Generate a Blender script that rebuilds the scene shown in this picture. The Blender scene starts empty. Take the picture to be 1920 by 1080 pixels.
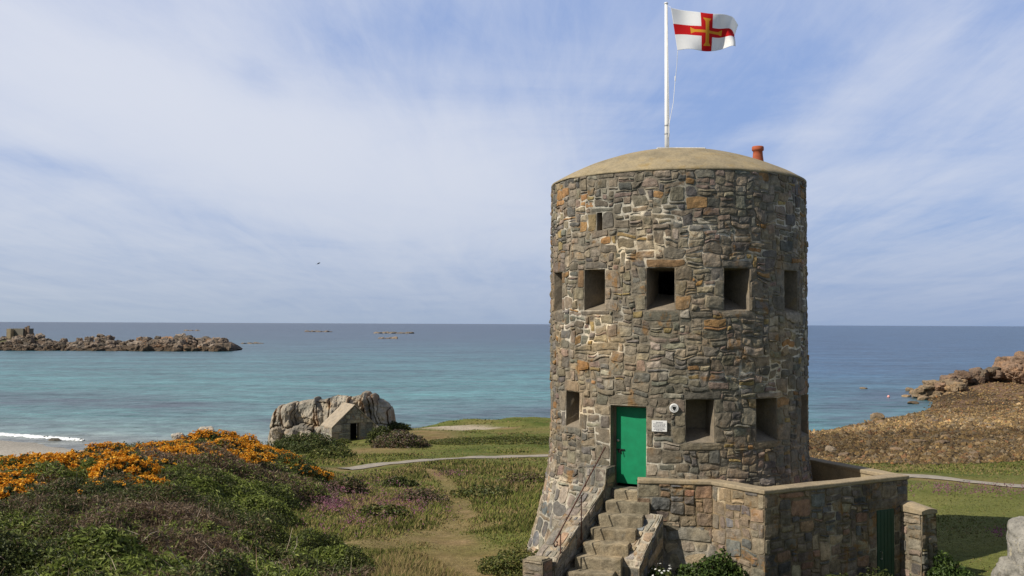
import bpy, math, random
import numpy as np
from mathutils import Vector, Matrix

# ------------------------------------------------------------------ camera, sky, sun, exposure
scn = bpy.context.scene
COL = scn.collection
EYE = 11.5                       # eye height above the sea (sea level is z = 0)
F = 1900.0                       # focal length in pixels of a 1920 px wide frame
PITCH = math.radians(2.03)
ROLL = math.radians(0.25)
cf = np.array([0, math.cos(PITCH), math.sin(PITCH)])
u0 = np.array([0, -math.sin(PITCH), math.cos(PITCH)])
r0 = np.array([1.0, 0, 0])
cr = r0*math.cos(ROLL) + u0*math.sin(ROLL)
cu = u0*math.cos(ROLL) - r0*math.sin(ROLL)
cd = bpy.data.cameras.new('camera')
cam = bpy.data.objects.new('camera', cd); COL.objects.link(cam)
cd.sensor_width = 36.0; cd.lens = 36.0*F/1920.0
cd.clip_start = 0.1; cd.clip_end = 90000
cam.matrix_world = Matrix(((cr[0], cu[0], -cf[0], 0), (cr[1], cu[1], -cf[1], 0), (cr[2], cu[2], -cf[2], EYE), (0, 0, 0, 1)))
scn.camera = cam

def P(px, py, d):
    """world point seen at photo pixel (px, py) whose y distance is d"""
    v = cf + cr*((px-960.0)/F) + cu*((540.0-py)/F)
    v = v*(d/v[1])
    return np.array([v[0], v[1], v[2]+EYE])

SUN = np.array([-0.895, -0.446, 0.0]); SUN = SUN/np.linalg.norm(SUN)
SUN_EL = math.radians(43)
sd = bpy.data.lights.new('sun', 'SUN'); sd.energy = 5.0; sd.angle = math.radians(0.5); sd.color = (1.0, 0.93, 0.815)
so = bpy.data.objects.new('sun', sd); COL.objects.link(so)
sdir = Vector((SUN[0]*math.cos(SUN_EL), SUN[1]*math.cos(SUN_EL), math.sin(SUN_EL)))
so.rotation_euler = sdir.to_track_quat('Z', 'Y').to_euler()
so.location = (-40, -20, 60)

scn.view_settings.view_transform = 'Standard'
scn.view_settings.look = 'None'
scn.view_settings.exposure = 0.0
scn.view_settings.gamma = 1.0

class NT:
    """small helper for node trees"""
    def __init__(s, tree): s.t = tree; s.n = tree.nodes; s.l = tree.links
    def new(s, typ, **kw):
        n = s.n.new(typ)
        for k, v in kw.items(): setattr(n, k, v)
        return n
    def put(s, sock, v):
        if isinstance(v, bpy.types.NodeSocket): s.l.new(v, sock)
        elif v is not None: sock.default_value = v
    def math(s, op, a, b=None, c=None, clamp=False):
        n = s.new('ShaderNodeMath', operation=op, use_clamp=clamp)
        s.put(n.inputs[0], a)
        if b is not None: s.put(n.inputs[1], b)
        if c is not None: s.put(n.inputs[2], c)
        return n.outputs[0]
    def vmath(s, op, a, b=None):
        n = s.new('ShaderNodeVectorMath', operation=op)
        s.put(n.inputs[0], a)
        if b is not None: s.put(n.inputs[1], b)
        return n.outputs[0]
    def noise(s, vec, scale, detail=4, rough=0.55, dist=0.0):
        n = s.new('ShaderNodeTexNoise'); s.put(n.inputs['Vector'], vec)
        n.inputs['Scale'].default_value = scale; n.inputs['Detail'].default_value = detail
        n.inputs['Roughness'].default_value = rough; n.inputs['Distortion'].default_value = dist
        return n.outputs[0]
    def ramp(s, fac, stops):
        n = s.new('ShaderNodeValToRGB'); s.put(n.inputs[0], fac)
        el = n.color_ramp.elements
        while len(el) < len(stops): el.new(0.5)
        for e, (p, c) in zip(el, stops):
            e.position = p; e.color = (c if len(c) == 4 else (*c, 1)) if hasattr(c, '__len__') else (c, c, c, 1)
        return n.outputs[0]
    def mix(s, fac, a, b, mode='MIX'):
        n = s.new('ShaderNodeMix', data_type='RGBA', blend_type=mode)
        s.put(n.inputs[0], fac)
        s.put(n.inputs[6], a if isinstance(a, bpy.types.NodeSocket) else (*a, 1))
        s.put(n.inputs[7], b if isinstance(b, bpy.types.NodeSocket) else (*b, 1))
        return n.outputs[2]

world = bpy.data.worlds.new('World'); scn.world = world
world.use_nodes = True
W = NT(world.node_tree); W.n.clear()
sky = W.new('ShaderNodeTexSky', sky_type='NISHITA')
sky.sun_disc = False; sky.sun_elevation = SUN_EL; sky.sun_rotation = math.atan2(SUN[0], SUN[1])
sky.altitude = 10; sky.air_density = 1.0; sky.dust_density = 1.2; sky.ozone_density = 2.0
tc = W.new('ShaderNodeTexCoord'); sp = W.new('ShaderNodeSeparateXYZ'); W.l.new(tc.outputs['Generated'], sp.inputs[0])
X, Y, Z = sp.outputs
az = W.math('ARCTAN2', X, Y); el = W.math('ARCSINE', Z)
def blob(px, py, wx, wy, amp, tilt=0.0):
    """a soft patch of cloud (or a gap, amp < 0) at a compass bearing and height above the horizon"""
    a0 = math.atan((px-960)/F); e0 = math.atan((607-py)/F)
    da = W.math('SUBTRACT', az, a0); de = W.math('SUBTRACT', el, e0)
    c, s_ = math.cos(tilt), math.sin(tilt)
    ra = W.math('ADD', W.math('MULTIPLY', da, c), W.math('MULTIPLY', de, s_))
    rb = W.math('SUBTRACT', W.math('MULTIPLY', de, c), W.math('MULTIPLY', da, s_))
    q = W.math('ADD', W.math('POWER', W.math('ABSOLUTE', W.math('DIVIDE', ra, wx/F)), 2.0), W.math('POWER', W.math('ABSOLUTE', W.math('DIVIDE', rb, wy/F)), 2.0))
    return W.math('MULTIPLY', W.math('EXPONENT', W.math('MULTIPLY', q, -1.0)), amp)
# cirrus drawn on a high flat layer, so that the streaks converge towards the horizon
den = W.math('ADD', W.math('MAXIMUM', Z, 0.0), 0.085)
cx = W.math('DIVIDE', X, den); cy = W.math('DIVIDE', Y, den)
cv = W.new('ShaderNodeCombineXYZ'); W.put(cv.inputs[0], cx); W.put(cv.inputs[1], cy)
mp = W.new('ShaderNodeMapping'); W.l.new(cv.outputs[0], mp.inputs[0]); mp.inputs['Rotation'].default_value = (0, 0, math.radians(-4)); mp.inputs['Scale'].default_value = (2.1, 0.42, 1)
n1 = W.noise(mp.outputs[0], 1.15, 8, 0.6, 0.9)
n2 = W.noise(cv.outputs[0], 0.75, 7, 0.6, 0.7)
n3 = W.noise(mp.outputs[0], 4.2, 7, 0.68, 0.8)
cl = W.math('ADD', W.math('MULTIPLY', W.math('SUBTRACT', n1, 0.5), 0.85), W.math('MULTIPLY', W.math('SUBTRACT', n2, 0.5), 0.9))
cl = W.math('ADD', cl, W.math('MULTIPLY', W.math('SUBTRACT', n3, 0.5), 0.30))
cl = W.math('ADD', cl, 0.42)
for b in [(200, 180, 520, 140, 0.62, -0.25), (560, 290, 520, 120, 0.46, -0.2), (780, 340, 420, 120, 0.2, 0), (120, 450, 380, 70, .16, 0),
          (478, 168, 52, 40, -0.34, -0.4), (130, 345, 180, 26, -0.30, -0.2), (470, 425, 160, 24, -0.2, -0.2), (320, 330, 60, 14, -0.15, -0.1),
          (760, 60, 330, 90, -0.26, 0.2), (1330, 240, 260, 100, -0.44, 0.4), (1120, 60, 300, 90, -0.12, 0.3), (1650, 190, 300, 60, 0.22, 0.7), (1000, 400, 300, 120, .12, 0),
          (1750, 420, 300, 90, -0.1, 0.2), (1850, 60, 150, 90, -0.1, 0.2)]:
    cl = W.math('ADD', cl, blob(*b))
cl = W.math('MAXIMUM', cl, 0.0)
cl = W.math('SUBTRACT', 1.0, W.math('EXPONENT', W.math('MULTIPLY', W.math('POWER', cl, 1.45), -2.3)), clamp=True)      # thick cloud levels off softly
hz = W.math('EXPONENT', W.math('MULTIPLY', W.math('MAXIMUM', Z, 0.0), -13.0))
SKYMUL = 1.0
high = W.math('MULTIPLY', W.math('SUBTRACT', el, 0.38), 1.8, clamp=True)   # dimmed overhead, above the view, to cut the ambient light
back = W.math('MULTIPLY_ADD', Y, -1.6, 0.1, clamp=True)                                                    # unseen sky behind the camera darkened too, to deepen the shade
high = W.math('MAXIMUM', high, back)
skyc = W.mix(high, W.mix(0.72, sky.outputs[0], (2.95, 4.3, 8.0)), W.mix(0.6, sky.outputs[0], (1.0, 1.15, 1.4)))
CLOUD = (7.7, 7.95, 8.7)
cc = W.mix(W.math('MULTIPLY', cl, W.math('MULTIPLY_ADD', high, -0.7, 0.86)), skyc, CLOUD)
lefty = W.math('SUBTRACT', 0.5, W.math('MULTIPLY', az, 1.1), clamp=True)
hcol = W.mix(lefty, (2.75, 3.7, 5.6), (4.1, 4.85, 5.8))
cc = W.mix(W.math('MULTIPLY', hz, 0.88), cc, hcol)
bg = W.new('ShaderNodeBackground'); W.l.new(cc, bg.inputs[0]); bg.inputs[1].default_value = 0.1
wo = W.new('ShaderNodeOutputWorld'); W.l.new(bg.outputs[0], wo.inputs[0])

# ------------------------------------------------------------------ helpers
rng = np.random.default_rng(7)
_H = np.random.default_rng(99).random(65536).astype(np.float64)
def _h(ix, iy, iz, seed):
    n = (ix.astype(np.int64)*73856093) ^ (iy.astype(np.int64)*19349663) ^ (iz.astype(np.int64)*83492791) ^ (seed*2654435761 & 0x7fffffff)
    n = (n ^ (n >> 13))*1274126177
    return _H[(n ^ (n >> 16)) & 65535]
def vnoise(p, seed=0):
    """value noise in -1..1 for points (n, 2 or 3)"""
    p = np.asarray(p, float)
    if p.shape[-1] == 2: p = np.concatenate([p, np.zeros(p.shape[:-1]+(1,))], -1)
    i = np.floor(p); f = p-i; f = f*f*(3-2*f); i = i.astype(np.int64)
    r = 0
    for dx in (0, 1):
        for dy in (0, 1):
            for dz in (0, 1):
                w = (f[..., 0] if dx else 1-f[..., 0])*(f[..., 1] if dy else 1-f[..., 1])*(f[..., 2] if dz else 1-f[..., 2])
                r = r + w*_h(i[..., 0]+dx, i[..., 1]+dy, i[..., 2]+dz, seed)
    return r*2-1
def fbm(p, seed=0, oct=4, gain=0.5):
    p = np.asarray(p, float); r = 0; a = 1; t = 0
    for k in range(oct):
        r = r + a*vnoise(p*(2**k), seed+k*17); t += a; a *= gain
    return r/t
def sstep(a, b, x):
    t = np.clip((x-a)/(b-a), 0, 1); return t*t*(3-2*t)
def lerp(a, b, t): return a+(b-a)*t

def mk(name, v, f, mat=None, parent=None, col=None, smooth=False):
    """one mesh object; f is an (n, k) array or a list of such arrays / lists of tuples; col is per vertex RGB"""
    v = np.asarray(v, np.float32).reshape(-1, 3)
    me = bpy.data.meshes.new(name)
    if isinstance(f, np.ndarray): f = [f]
    if isinstance(f, list) and f and isinstance(f[0], np.ndarray):
        tot = np.concatenate([np.full(len(a), a.shape[1], np.int32) for a in f])
        idx = np.concatenate([a.ravel() for a in f]).astype(np.int32)
    else:
        tot = np.array([len(t) for t in f], np.int32)
        idx = np.concatenate([np.asarray(t, np.int32) for t in f])
    st = np.concatenate([[0], np.cumsum(tot)[:-1]]).astype(np.int32)
    me.vertices.add(len(v)); me.vertices.foreach_set('co', v.ravel())
    me.loops.add(len(idx)); me.loops.foreach_set('vertex_index', idx)
    me.polygons.add(len(tot)); me.polygons.foreach_set('loop_start', st); me.polygons.foreach_set('loop_total', tot)
    me.polygons.foreach_set('use_smooth', np.full(len(tot), bool(smooth)))
    me.update(calc_edges=True)
    if col is not None:
        a = me.color_attributes.new('Col', 'FLOAT_COLOR', 'POINT')
        c = np.ones((len(v), 4), np.float32); c[:, :3] = np.asarray(col, np.float32).reshape(-1, 3)
        a.data.foreach_set('color', c.ravel())
    if mat is not None: me.materials.append(mat)
    o = bpy.data.objects.new(name, me); COL.objects.link(o)
    if parent is not None: o.parent = parent; o.matrix_parent_inverse = Matrix.Translation(parent.location).inverted()
    return o
def tag(o, label=None, cat=None, group=None, kind=None):
    if label: o['label'] = label
    if cat: o['category'] = cat
    if group: o['group'] = group
    if kind: o['kind'] = kind
    return o
def thing(name, loc, label, cat, group=None):
    o = bpy.data.objects.new(name, None); COL.objects.link(o)
    o.location = Vector([float(c) for c in loc]); o.empty_display_size = 0.2
    return tag(o, label, cat, group)

class MB:
    """collects pieces into one mesh"""
    def __init__(s): s.v = []; s.f = []; s.c = []; s.n = 0
    def add(s, v, f, c=None):
        v = np.asarray(v, float).reshape(-1, 3)
        s.v.append(v); s.f += [tuple(int(i)+s.n for i in q) for q in f]
        s.c.append(np.broadcast_to(np.asarray(c if c is not None else (1, 1, 1), float), (len(v), 3))); s.n += len(v)
        return s
    def box(s, c, ex, ey, ez, col=None):
        c, ex, ey, ez = (np.asarray(q, float) for q in (c, ex, ey, ez))
        v = [c+sx*ex+sy*ey+sz*ez for sz in (-1, 1) for sy in (-1, 1) for sx in (-1, 1)]
        return s.add(v, [(0, 2, 3, 1), (4, 5, 7, 6), (0, 1, 5, 4), (2, 6, 7, 3), (0, 4, 6, 2), (1, 3, 7, 5)], col)
    def tube(s, pts, rad, n=8, col=None, caps=True):
        pts = np.asarray(pts, float); m = len(pts)
        rad = np.broadcast_to(np.asarray(rad, float), (m,))
        t = np.gradient(pts, axis=0); t /= np.linalg.norm(t, axis=1)[:, None]
        a = np.array([0, 0, 1.0]) if abs(t[0][2]) < .9 else np.array([1.0, 0, 0])
        V = []
        for i in range(m):
            x = np.cross(t[i], a); x /= np.linalg.norm(x); y = np.cross(x, t[i])
            for k in range(n):
                w = 2*math.pi*k/n; V.append(pts[i]+rad[i]*(math.cos(w)*x+math.sin(w)*y))
        f = [(i*n+k, i*n+(k+1) % n, (i+1)*n+(k+1) % n, (i+1)*n+k) for i in range(m-1) for k in range(n)]
        if caps: f += [tuple(range(n))[::-1], tuple((m-1)*n+k for k in range(n))]
        return s.add(V, f, col)
    def lathe(s, prof, c, n=32, col=None):
        c = np.asarray(c, float); m = len(prof)
        V = [c+np.array([r*math.cos(2*math.pi*k/n), r*math.sin(2*math.pi*k/n), z]) for r, z in prof for k in range(n)]
        f = [(i*n+k, i*n+(k+1) % n, (i+1)*n+(k+1) % n, (i+1)*n+k) for i in range(m-1) for k in range(n)]
        return s.add(V, f, col)
    def prism(s, poly, z0, z1, col=None):
        """vertical prism over a counter-clockwise outline"""
        n = len(poly)
        V = [(x, y, z0) for x, y in poly]+[(x, y, z1) for x, y in poly]
        return s.add(V, [tuple(range(n))[::-1], tuple(range(n, 2*n))]+[(k, (k+1) % n, n+(k+1) % n, n+k) for k in range(n)], col)
    def obj(s, name, mat, parent=None, smooth=False, bevel=0):
        o = mk(name, np.concatenate(s.v), s.f, mat, parent, np.concatenate(s.c), smooth)
        if bevel:
            m = o.modifiers.new('bevel', 'BEVEL'); m.width = bevel; m.segments = 2; m.limit_method = 'ANGLE'
        return o

# ------------------------------------------------------------------ materials
def mat_base(name, rough=0.8, spec=0.3):
    m = bpy.data.materials.new(name); m.use_nodes = True
    T = NT(m.node_tree); b = T.n['Principled BSDF']
    b.inputs['Roughness'].default_value = rough; b.inputs['Specular IOR Level'].default_value = spec
    return m, T, b
def bump(T, b, h, strength, dist):
    n = T.new('ShaderNodeBump'); n.inputs['Strength'].default_value = strength; n.inputs['Distance'].default_value = dist
    T.put(n.inputs['Height'], h); T.l.new(n.outputs[0], b.inputs['Normal'])
def obj_co(T):
    return T.new('ShaderNodeNewGeometry').outputs['Position']
def attr(T):
    return T.new('ShaderNodeVertexColor', layer_name='Col').outputs[0]

def mat_stone(name, lichen=0.5, tint=(1, 1, 1)):
    m, T, b = mat_base(name, 0.9, 0.15)
    co = obj_co(T); c = attr(T)
    g = T.noise(co, 9, 6, 0.65); c = T.mix(1.0, c, T.ramp(g, [(0.25, 0.55), (0.5, 1.0), (0.78, 1.5)]), 'MULTIPLY')
    sp_ = T.noise(co, 70, 3, 0.7); c = T.mix(1.0, c, T.ramp(sp_, [(0.3, 0.66), (0.5, 1.0), (0.7, 1.4)]), 'MULTIPLY')
    big = T.noise(co, 0.8, 4, 0.6); c = T.mix(1.0, c, T.ramp(big, [(0.32, (0.68, 0.72, 0.74)), (0.5, (1, 1, 1)), (0.68, (1.28, 1.16, 0.98))]), 'MULTIPLY')
    st = T.new('ShaderNodeMapping'); T.l.new(co, st.inputs[0]); st.inputs['Scale'].default_value = (3.2, 3.2, .35)
    c = T.mix(1.0, c, T.ramp(T.noise(st.outputs[0], 1.3, 5, .6), [(.32, (.72, .72, .70)), (.48, (1, 1, 1)), (.7, (1.12, 1.1, 1.06))]), 'MULTIPLY')   # rain streaks
    if lichen:
        l1 = T.noise(co, 2.6, 6, 0.68, 0.4); k = T.ramp(l1, [(0.56, 0.0), (0.64, 1.0)])
        l2 = T.noise(co, 0.7, 3, 0.5); k = T.math('MULTIPLY', k, T.ramp(l2, [(0.44, 0.0), (0.56, 1.0)]))
        c = T.mix(T.math('MULTIPLY', k, lichen), c, (0.27, 0.135, 0.035))
        l3 = T.noise(co, 7.0, 5, 0.7); c = T.mix(T.math('MULTIPLY', T.ramp(l3, [(0.63, 0.0), (0.7, 1.0)]), 0.5*lichen), c, (0.36, 0.35, 0.30))
    c = T.mix(1.0, c, tint, 'MULTIPLY')
    T.l.new(c, b.inputs['Base Color'])
    h = T.math('ADD', T.noise(co, 16, 6, 0.7), T.math('MULTIPLY', T.noise(co, 55, 4, 0.7), 0.5))
    bump(T, b, h, 0.8, 0.02)
    return m
M_STONE = mat_stone('rubble_stone', .62)
M_ROCK = mat_stone('weathered_granite', 0.25)
def mat_cement(name, col, lich=0.0, rough=0.9):
    m, T, b = mat_base(name, rough, 0.2); co = obj_co(T)
    c = T.mix(1.0, col, T.ramp(T.noise(co, 2.2, 7, 0.65), [(0.28, (0.66, 0.68, 0.70)), (0.5, (1, 1, 1)), (0.72, (1.25, 1.2, 1.08))]), 'MULTIPLY')
    c = T.mix(1.0, c, T.ramp(T.noise(co, 22, 5, 0.7), [(0.3, 0.75), (0.7, 1.22)]), 'MULTIPLY')
    if lich:
        k = T.ramp(T.noise(co, 3.2, 6, 0.7, 0.3), [(0.55, 0.0), (0.68, 1.0)]); c = T.mix(T.math('MULTIPLY', k, lich), c, (0.26, 0.17, 0.05))
        k = T.ramp(T.noise(co, 5.2, 6, 0.7, 0.5), [(0.60, 0.0), (0.68, 1.0)]); c = T.mix(T.math('MULTIPLY', k, lich*.8), c, (0.12, 0.10, 0.075))
    T.l.new(c, b.inputs['Base Color'])
    bump(T, b, T.noise(co, 28, 5, 0.7), 0.5, 0.012)
    return m
M_DOME = mat_cement('dome_render', (0.30, 0.245, 0.155), 0.6)
M_COPE = mat_cement('cement_coping', (0.33, 0.265, 0.175), 0.3)
M_PLASTER = mat_cement('cement_plaster', (0.36, 0.29, 0.185), 0.2)
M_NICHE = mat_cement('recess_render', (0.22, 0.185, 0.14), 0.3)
M_LIME = mat_cement('pale_slab', (0.55, 0.54, 0.51), 0.1)
def mat_paint(name, col, rough=0.45, var=0.12, spec=0.4, metal=0.0):
    m, T, b = mat_base(name, rough, spec); co = obj_co(T)
    c = T.mix(1.0, col, T.ramp(T.noise(co, 6, 5, 0.6), [(0.3, 1-var), (0.7, 1+var)]), 'MULTIPLY')
    T.l.new(c, b.inputs['Base Color']); b.inputs['Metallic'].default_value = metal
    bump(T, b, T.noise(co, 30, 3), 0.15, 0.004)
    return m
M_GREEN = mat_paint('green_door_paint', (0.002, 0.22, 0.092), 0.55, 0.13)
M_DKGREEN = mat_paint('dark_green_door_paint', (0.004, 0.05, 0.03), 0.5)
M_RUST = mat_paint('rusty_iron', (0.075, 0.03, 0.018), 0.8, 0.4)
M_BLACK = mat_paint('black_iron', (0.012, 0.012, 0.012), 0.5)
M_STEEL = mat_paint('steel', (0.5, 0.5, 0.48), 0.35, 0.1, 0.5, 0.8)
M_WHITE = mat_paint('white_paint', (0.78, 0.77, 0.74), 0.4, 0.05)
M_TERRA = mat_paint('terracotta', (0.36, 0.095, 0.045), 0.8, 0.2, 0.2)
M_INK = mat_paint('grey_ink', (0.18, 0.18, 0.2), 0.6)
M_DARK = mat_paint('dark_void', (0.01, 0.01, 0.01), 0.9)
def mat_leaf(name, rough=0.55, trans=0.25, spec=0.25):
    m, T, b = mat_base(name, rough, spec); c = attr(T)
    T.l.new(c, b.inputs['Base Color'])
    tr = T.new('ShaderNodeBsdfTranslucent'); T.l.new(c, tr.inputs[0])
    mx = T.new('ShaderNodeMixShader'); mx.inputs[0].default_value = trans
    T.l.new(b.outputs[0], mx.inputs[1]); T.l.new(tr.outputs[0], mx.inputs[2])
    T.l.new(mx.outputs[0], T.n['Material Output'].inputs[0])
    return m
M_LEAF = mat_leaf('leaf')
M_GRASS = mat_leaf('grass_blade', .7, .25, .1)
T = NT(M_GRASS.node_tree); nn_ = T.vmath('NORMALIZE', T.vmath('ADD', T.vmath('MULTIPLY', T.new('ShaderNodeNewGeometry').outputs['Normal'], (.35, .35, .35)), (0, 0, 1)))
T.l.new(nn_, T.n['Principled BSDF'].inputs['Normal'])
M_TWIG = mat_leaf('dry_stem', 0.8, 0.0, 0.1)
M_PETAL = mat_leaf('petal', 0.6, 0.3, 0.1)
# ------------------------------------------------------------------ rubble masonry: every stone is modelled
PAL_TOWER = [((.178, .146, .102), 34), ((.222, .178, .118), 21), ((.125, .112, .092), 16), ((.152, .138, .102), 13), ((.205, .148, .112), 7),
             ((.245, .14, .06), 4.2), ((.255, .185, .08), 3), ((.28, .235, .17), 7)]
PAL_ANNEX = [((.165, .135, .10), 24), ((.215, .17, .115), 20), ((.225, .135, .09), 6), ((.128, .125, .115), 15), ((.31, .245, .16), 7),
             ((.10, .09, .08), 12), ((.185, .14, .11), 10), ((.24, .16, .095), 3)]
PAL_BASE = [((.25, .21, .155), 30), ((.195, .175, .14), 22), ((.29, .225, .145), 15), ((.17, .168, .16), 8), ((.29, .205, .13), 8), ((.145, .13, .108), 12)]

def pack(U0, U1, V0, V1, cell, holes, pre, rg, ws, hs):
    nu = max(1, int(round((U1-U0)/cell[0]))); nv = max(1, int(round((V1-V0)/cell[1])))
    du = (U1-U0)/nu; dv = (V1-V0)/nv
    occ = np.zeros((nv, nu), bool)
    snap = lambda r: (int(round((r[0]-U0)/du)), int(round((r[1]-U0)/du)), int(round((r[2]-V0)/dv)), int(round((r[3]-V0)/dv)))
    hs_ = []; out = []
    for h in holes:
        a, b, c, d = snap(h); occ[max(c, 0):d, max(a, 0):b] = True; hs_.append((U0+a*du, U0+b*du, V0+c*dv, V0+d*dv))
    for h in pre:
        a, b, c, d = snap(h); a = max(a, 0); b = min(b, nu); c = max(c, 0); d = min(d, nv)
        if b <= a or d <= c or occ[c:d, a:b].any(): continue
        occ[c:d, a:b] = True; out.append((U0+a*du, U0+b*du, V0+c*dv, V0+d*dv, 1))
    wk, wp = zip(*ws); hk, hp = zip(*hs); wp = np.array(wp)/sum(wp); hp = np.array(hp)/sum(hp)
    for j in range(nv):
        i = 0
        while i < nu:
            if occ[j, i]: i += 1; continue
            h = rg.choice(hk, p=hp); w = rg.choice(wk, p=wp)
            if h > w+1: h = w
            ii = i
            while ii < nu and ii-i < w and not occ[j, ii]: ii += 1
            if ii < nu and not occ[j, ii] and (ii+1 >= nu or occ[j, ii+1]): ii += 1      # no slivers
            jj = j+1
            while jj < nv and jj-j < h and not occ[jj, i:ii].any(): jj += 1
            occ[j:jj, i:ii] = True
            out.append((U0+i*du, U0+ii*du, V0+j*dv, V0+jj*dv, 0)); i = ii
    return out, hs_

def near_rects(u, v, rects):
    d = np.full(np.shape(u), 9.0)
    for a, b, c, e in rects:
        dx = np.maximum(np.maximum(a-u, u-b), 0); dy = np.maximum(np.maximum(c-v, v-e), 0)
        d = np.minimum(d, np.hypot(dx, dy))
    return d

def stone_panel(mapf, U0, U1, V0, V1, holes=(), pre=(), seed=1, cell=(.075, .055), ws=((2, 3), (3, 5), (4, 5), (5, 3), (6, 2), (8, 1)),
                hs=((1, 3), (2, 5), (3, 4), (4, 2), (5, 1)), pal=PAL_TOWER, relief=(.006, .027), gap=.0065, warp=.06, white=None, round_=.11, wf=3.0, mres=2, mcol=(.29, .25, .19)):
    """returns [(verts, quads, colours) of the stones, the same of the mortar bed]"""
    rg = np.random.default_rng(seed)
    rects, hol = pack(U0, U1, V0, V1, cell, holes, pre, rg, ws, hs)
    R = np.array(rects); n = len(R)
    uc = (R[:, 0]+R[:, 1])/2; vc = (R[:, 2]+R[:, 3])/2; a = (R[:, 1]-R[:, 0])/2; b = (R[:, 3]-R[:, 2])/2
    g = gap*rg.uniform(.3, 1.9, n); a = np.maximum(a-g, .012); b = np.maximum(b-g*rg.uniform(.6, 1.2, n), .010)
    dressed = R[:, 4] > 0
    NS, NT_ = 9, 7
    ea = np.minimum(.015/a, .4); eb = np.minimum(.014/b, .4)
    S = np.zeros((n, NS)); Tt = np.zeros((n, NT_))
    S[:, 0] = -1; S[:, -1] = 1; Tt[:, 0] = -1; Tt[:, -1] = 1
    for k in range(NS-2): S[:, k+1] = (1-ea)*(-1+2*k/(NS-3))
    for k in range(NT_-2): Tt[:, k+1] = (1-eb)*(-1+2*k/(NT_-3))
    s = np.repeat(S[:, None, :], NT_, 1); t = np.repeat(Tt[:, :, None], NS, 2)
    kk = np.where(dressed, .07, rg.uniform(.3, 1.0, n)*round_)[:, None, None]
    s2 = s*(1-kk*np.abs(t)**4); t2 = t*(1-kk*np.abs(s)**4)
    cj = rg.uniform(-1, 1, (n, 4, 2))*np.where(dressed, .010, .015)[:, None, None]
    bl = [(1-s)*(1-t)/4, (1+s)*(1-t)/4, (1-s)*(1+t)/4, (1+s)*(1+t)/4]
    u = uc[:, None, None]+a[:, None, None]*s2; v = vc[:, None, None]+b[:, None, None]*t2
    for k in range(4):
        u = u+bl[k]*cj[:, k, 0, None, None]; v = v+bl[k]*cj[:, k, 1, None, None]
    lim = near_rects(u, v, hol) if hol else np.full(u.shape, 9.0)
    edge = np.minimum(np.minimum(u-U0, U1-u), np.minimum(v-V0, V1-v))
    wm = warp*sstep(.0, .22, lim)*sstep(0, .12, edge)
    q = np.stack([u*wf, v*wf], -1)
    u = u+wm*(vnoise(q, seed+3)+.5*vnoise(q*2.3, seed+5)); v = v+wm*.8*(vnoise(q+37.7, seed+4)+.5*vnoise(q*2.3+11, seed+6))
    h = rg.uniform(relief[0], relief[1], n)*np.where(dressed, .8, 1); h[rg.random(n) < .06] += .02
    ring = np.minimum(np.minimum(np.arange(NS), NS-1-np.arange(NS))[None, :], np.minimum(np.arange(NT_), NT_-1-np.arange(NT_))[:, None])
    prof = np.where(ring == 0, 0, np.where(ring == 1, .72, 1.0))
    sx = rg.uniform(-1, 1, (n, 2))*.35
    w = prof[None]*(h[:, None, None]*(1+sx[:, 0, None, None]*s+sx[:, 1, None, None]*t))
    rn = fbm(np.stack([u*11, v*11, np.full(u.shape, seed*3.1)], -1), seed+9, 3)
    w = w+(ring > 0)[None]*rn*np.where(dressed, .015, .019)[:, None, None]
    w = np.where((ring == 0)[None], -.035, w)
    V = mapf(u.ravel(), v.ravel(), w.ravel())
    base = np.arange(n)[:, None]*(NS*NT_)
    fi = np.array([(j*NS+i, j*NS+i+1, (j+1)*NS+i+1, (j+1)*NS+i) for j in range(NT_-1) for i in range(NS-1)])
    Fq = (base[:, :, None]+fi[None]).reshape(-1, 4)
    pc = np.array([p[0] for p in pal]); pw = np.array([p[1] for p in pal], float); pw /= pw.sum()
    C = np.array([1.13, 1.16, 1.24])*pc[rg.choice(len(pal), n, p=pw)]*rg.uniform(.74, 1.24, (n, 1))*rg.uniform(.96, 1.04, (n, 3))
    C = np.where(dressed[:, None], lerp(C, np.array([.185, .155, .112]), .35), C)
    C = np.repeat(C, NS*NT_, 0)
    C = C*(1+.16*fbm(np.stack([u.ravel()*14, v.ravel()*14], -1), seed+20, 2))[:, None]
    # mortar
    nu = int(round((U1-U0)/cell[0]))*mres; nv = int(round((V1-V0)/cell[1]))*mres
    gu, gv = np.meshgrid(np.linspace(U0, U1, nu+1), np.linspace(V0, V1, nv+1))
    wh = white(gu, gv) if white else np.zeros(gu.shape)
    mw = lerp(-.003, .000, wh)+.003*vnoise(np.stack([gu*14, gv*14], -1), seed+8)
    mc = lerp(np.array(mcol)*.72, np.array([.54, .49, .40]), wh[..., None])*(1+.2*vnoise(np.stack([gu*8, gv*8], -1), seed+2))[..., None]
    MVt = mapf(gu.ravel(), gv.ravel(), mw.ravel())
    cu_ = (gu[:-1, :-1]+gu[1:, 1:])/2; cv_ = (gv[:-1, :-1]+gv[1:, 1:])/2
    keep = np.ones(cu_.shape, bool)
    for a0, b0, c0, d0 in hol: keep &= ~((cu_ > a0) & (cu_ < b0) & (cv_ > c0) & (cv_ < d0))
    jj, ii = np.nonzero(keep)
    MF = np.stack([jj*(nu+1)+ii, jj*(nu+1)+ii+1, (jj+1)*(nu+1)+ii+1, (jj+1)*(nu+1)+ii], -1)
    return (V, Fq, C), (MVt, MF, mc.reshape(-1, 3)), hol

def join(parts):
    V = []; Fs = []; C = []; n = 0
    for v, f, c in parts:
        V.append(v); Fs.append(np.asarray(f)+n); C.append(c); n += len(v)
    return np.concatenate(V), [np.asarray(x) for x in Fs], np.concatenate(C)

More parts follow.
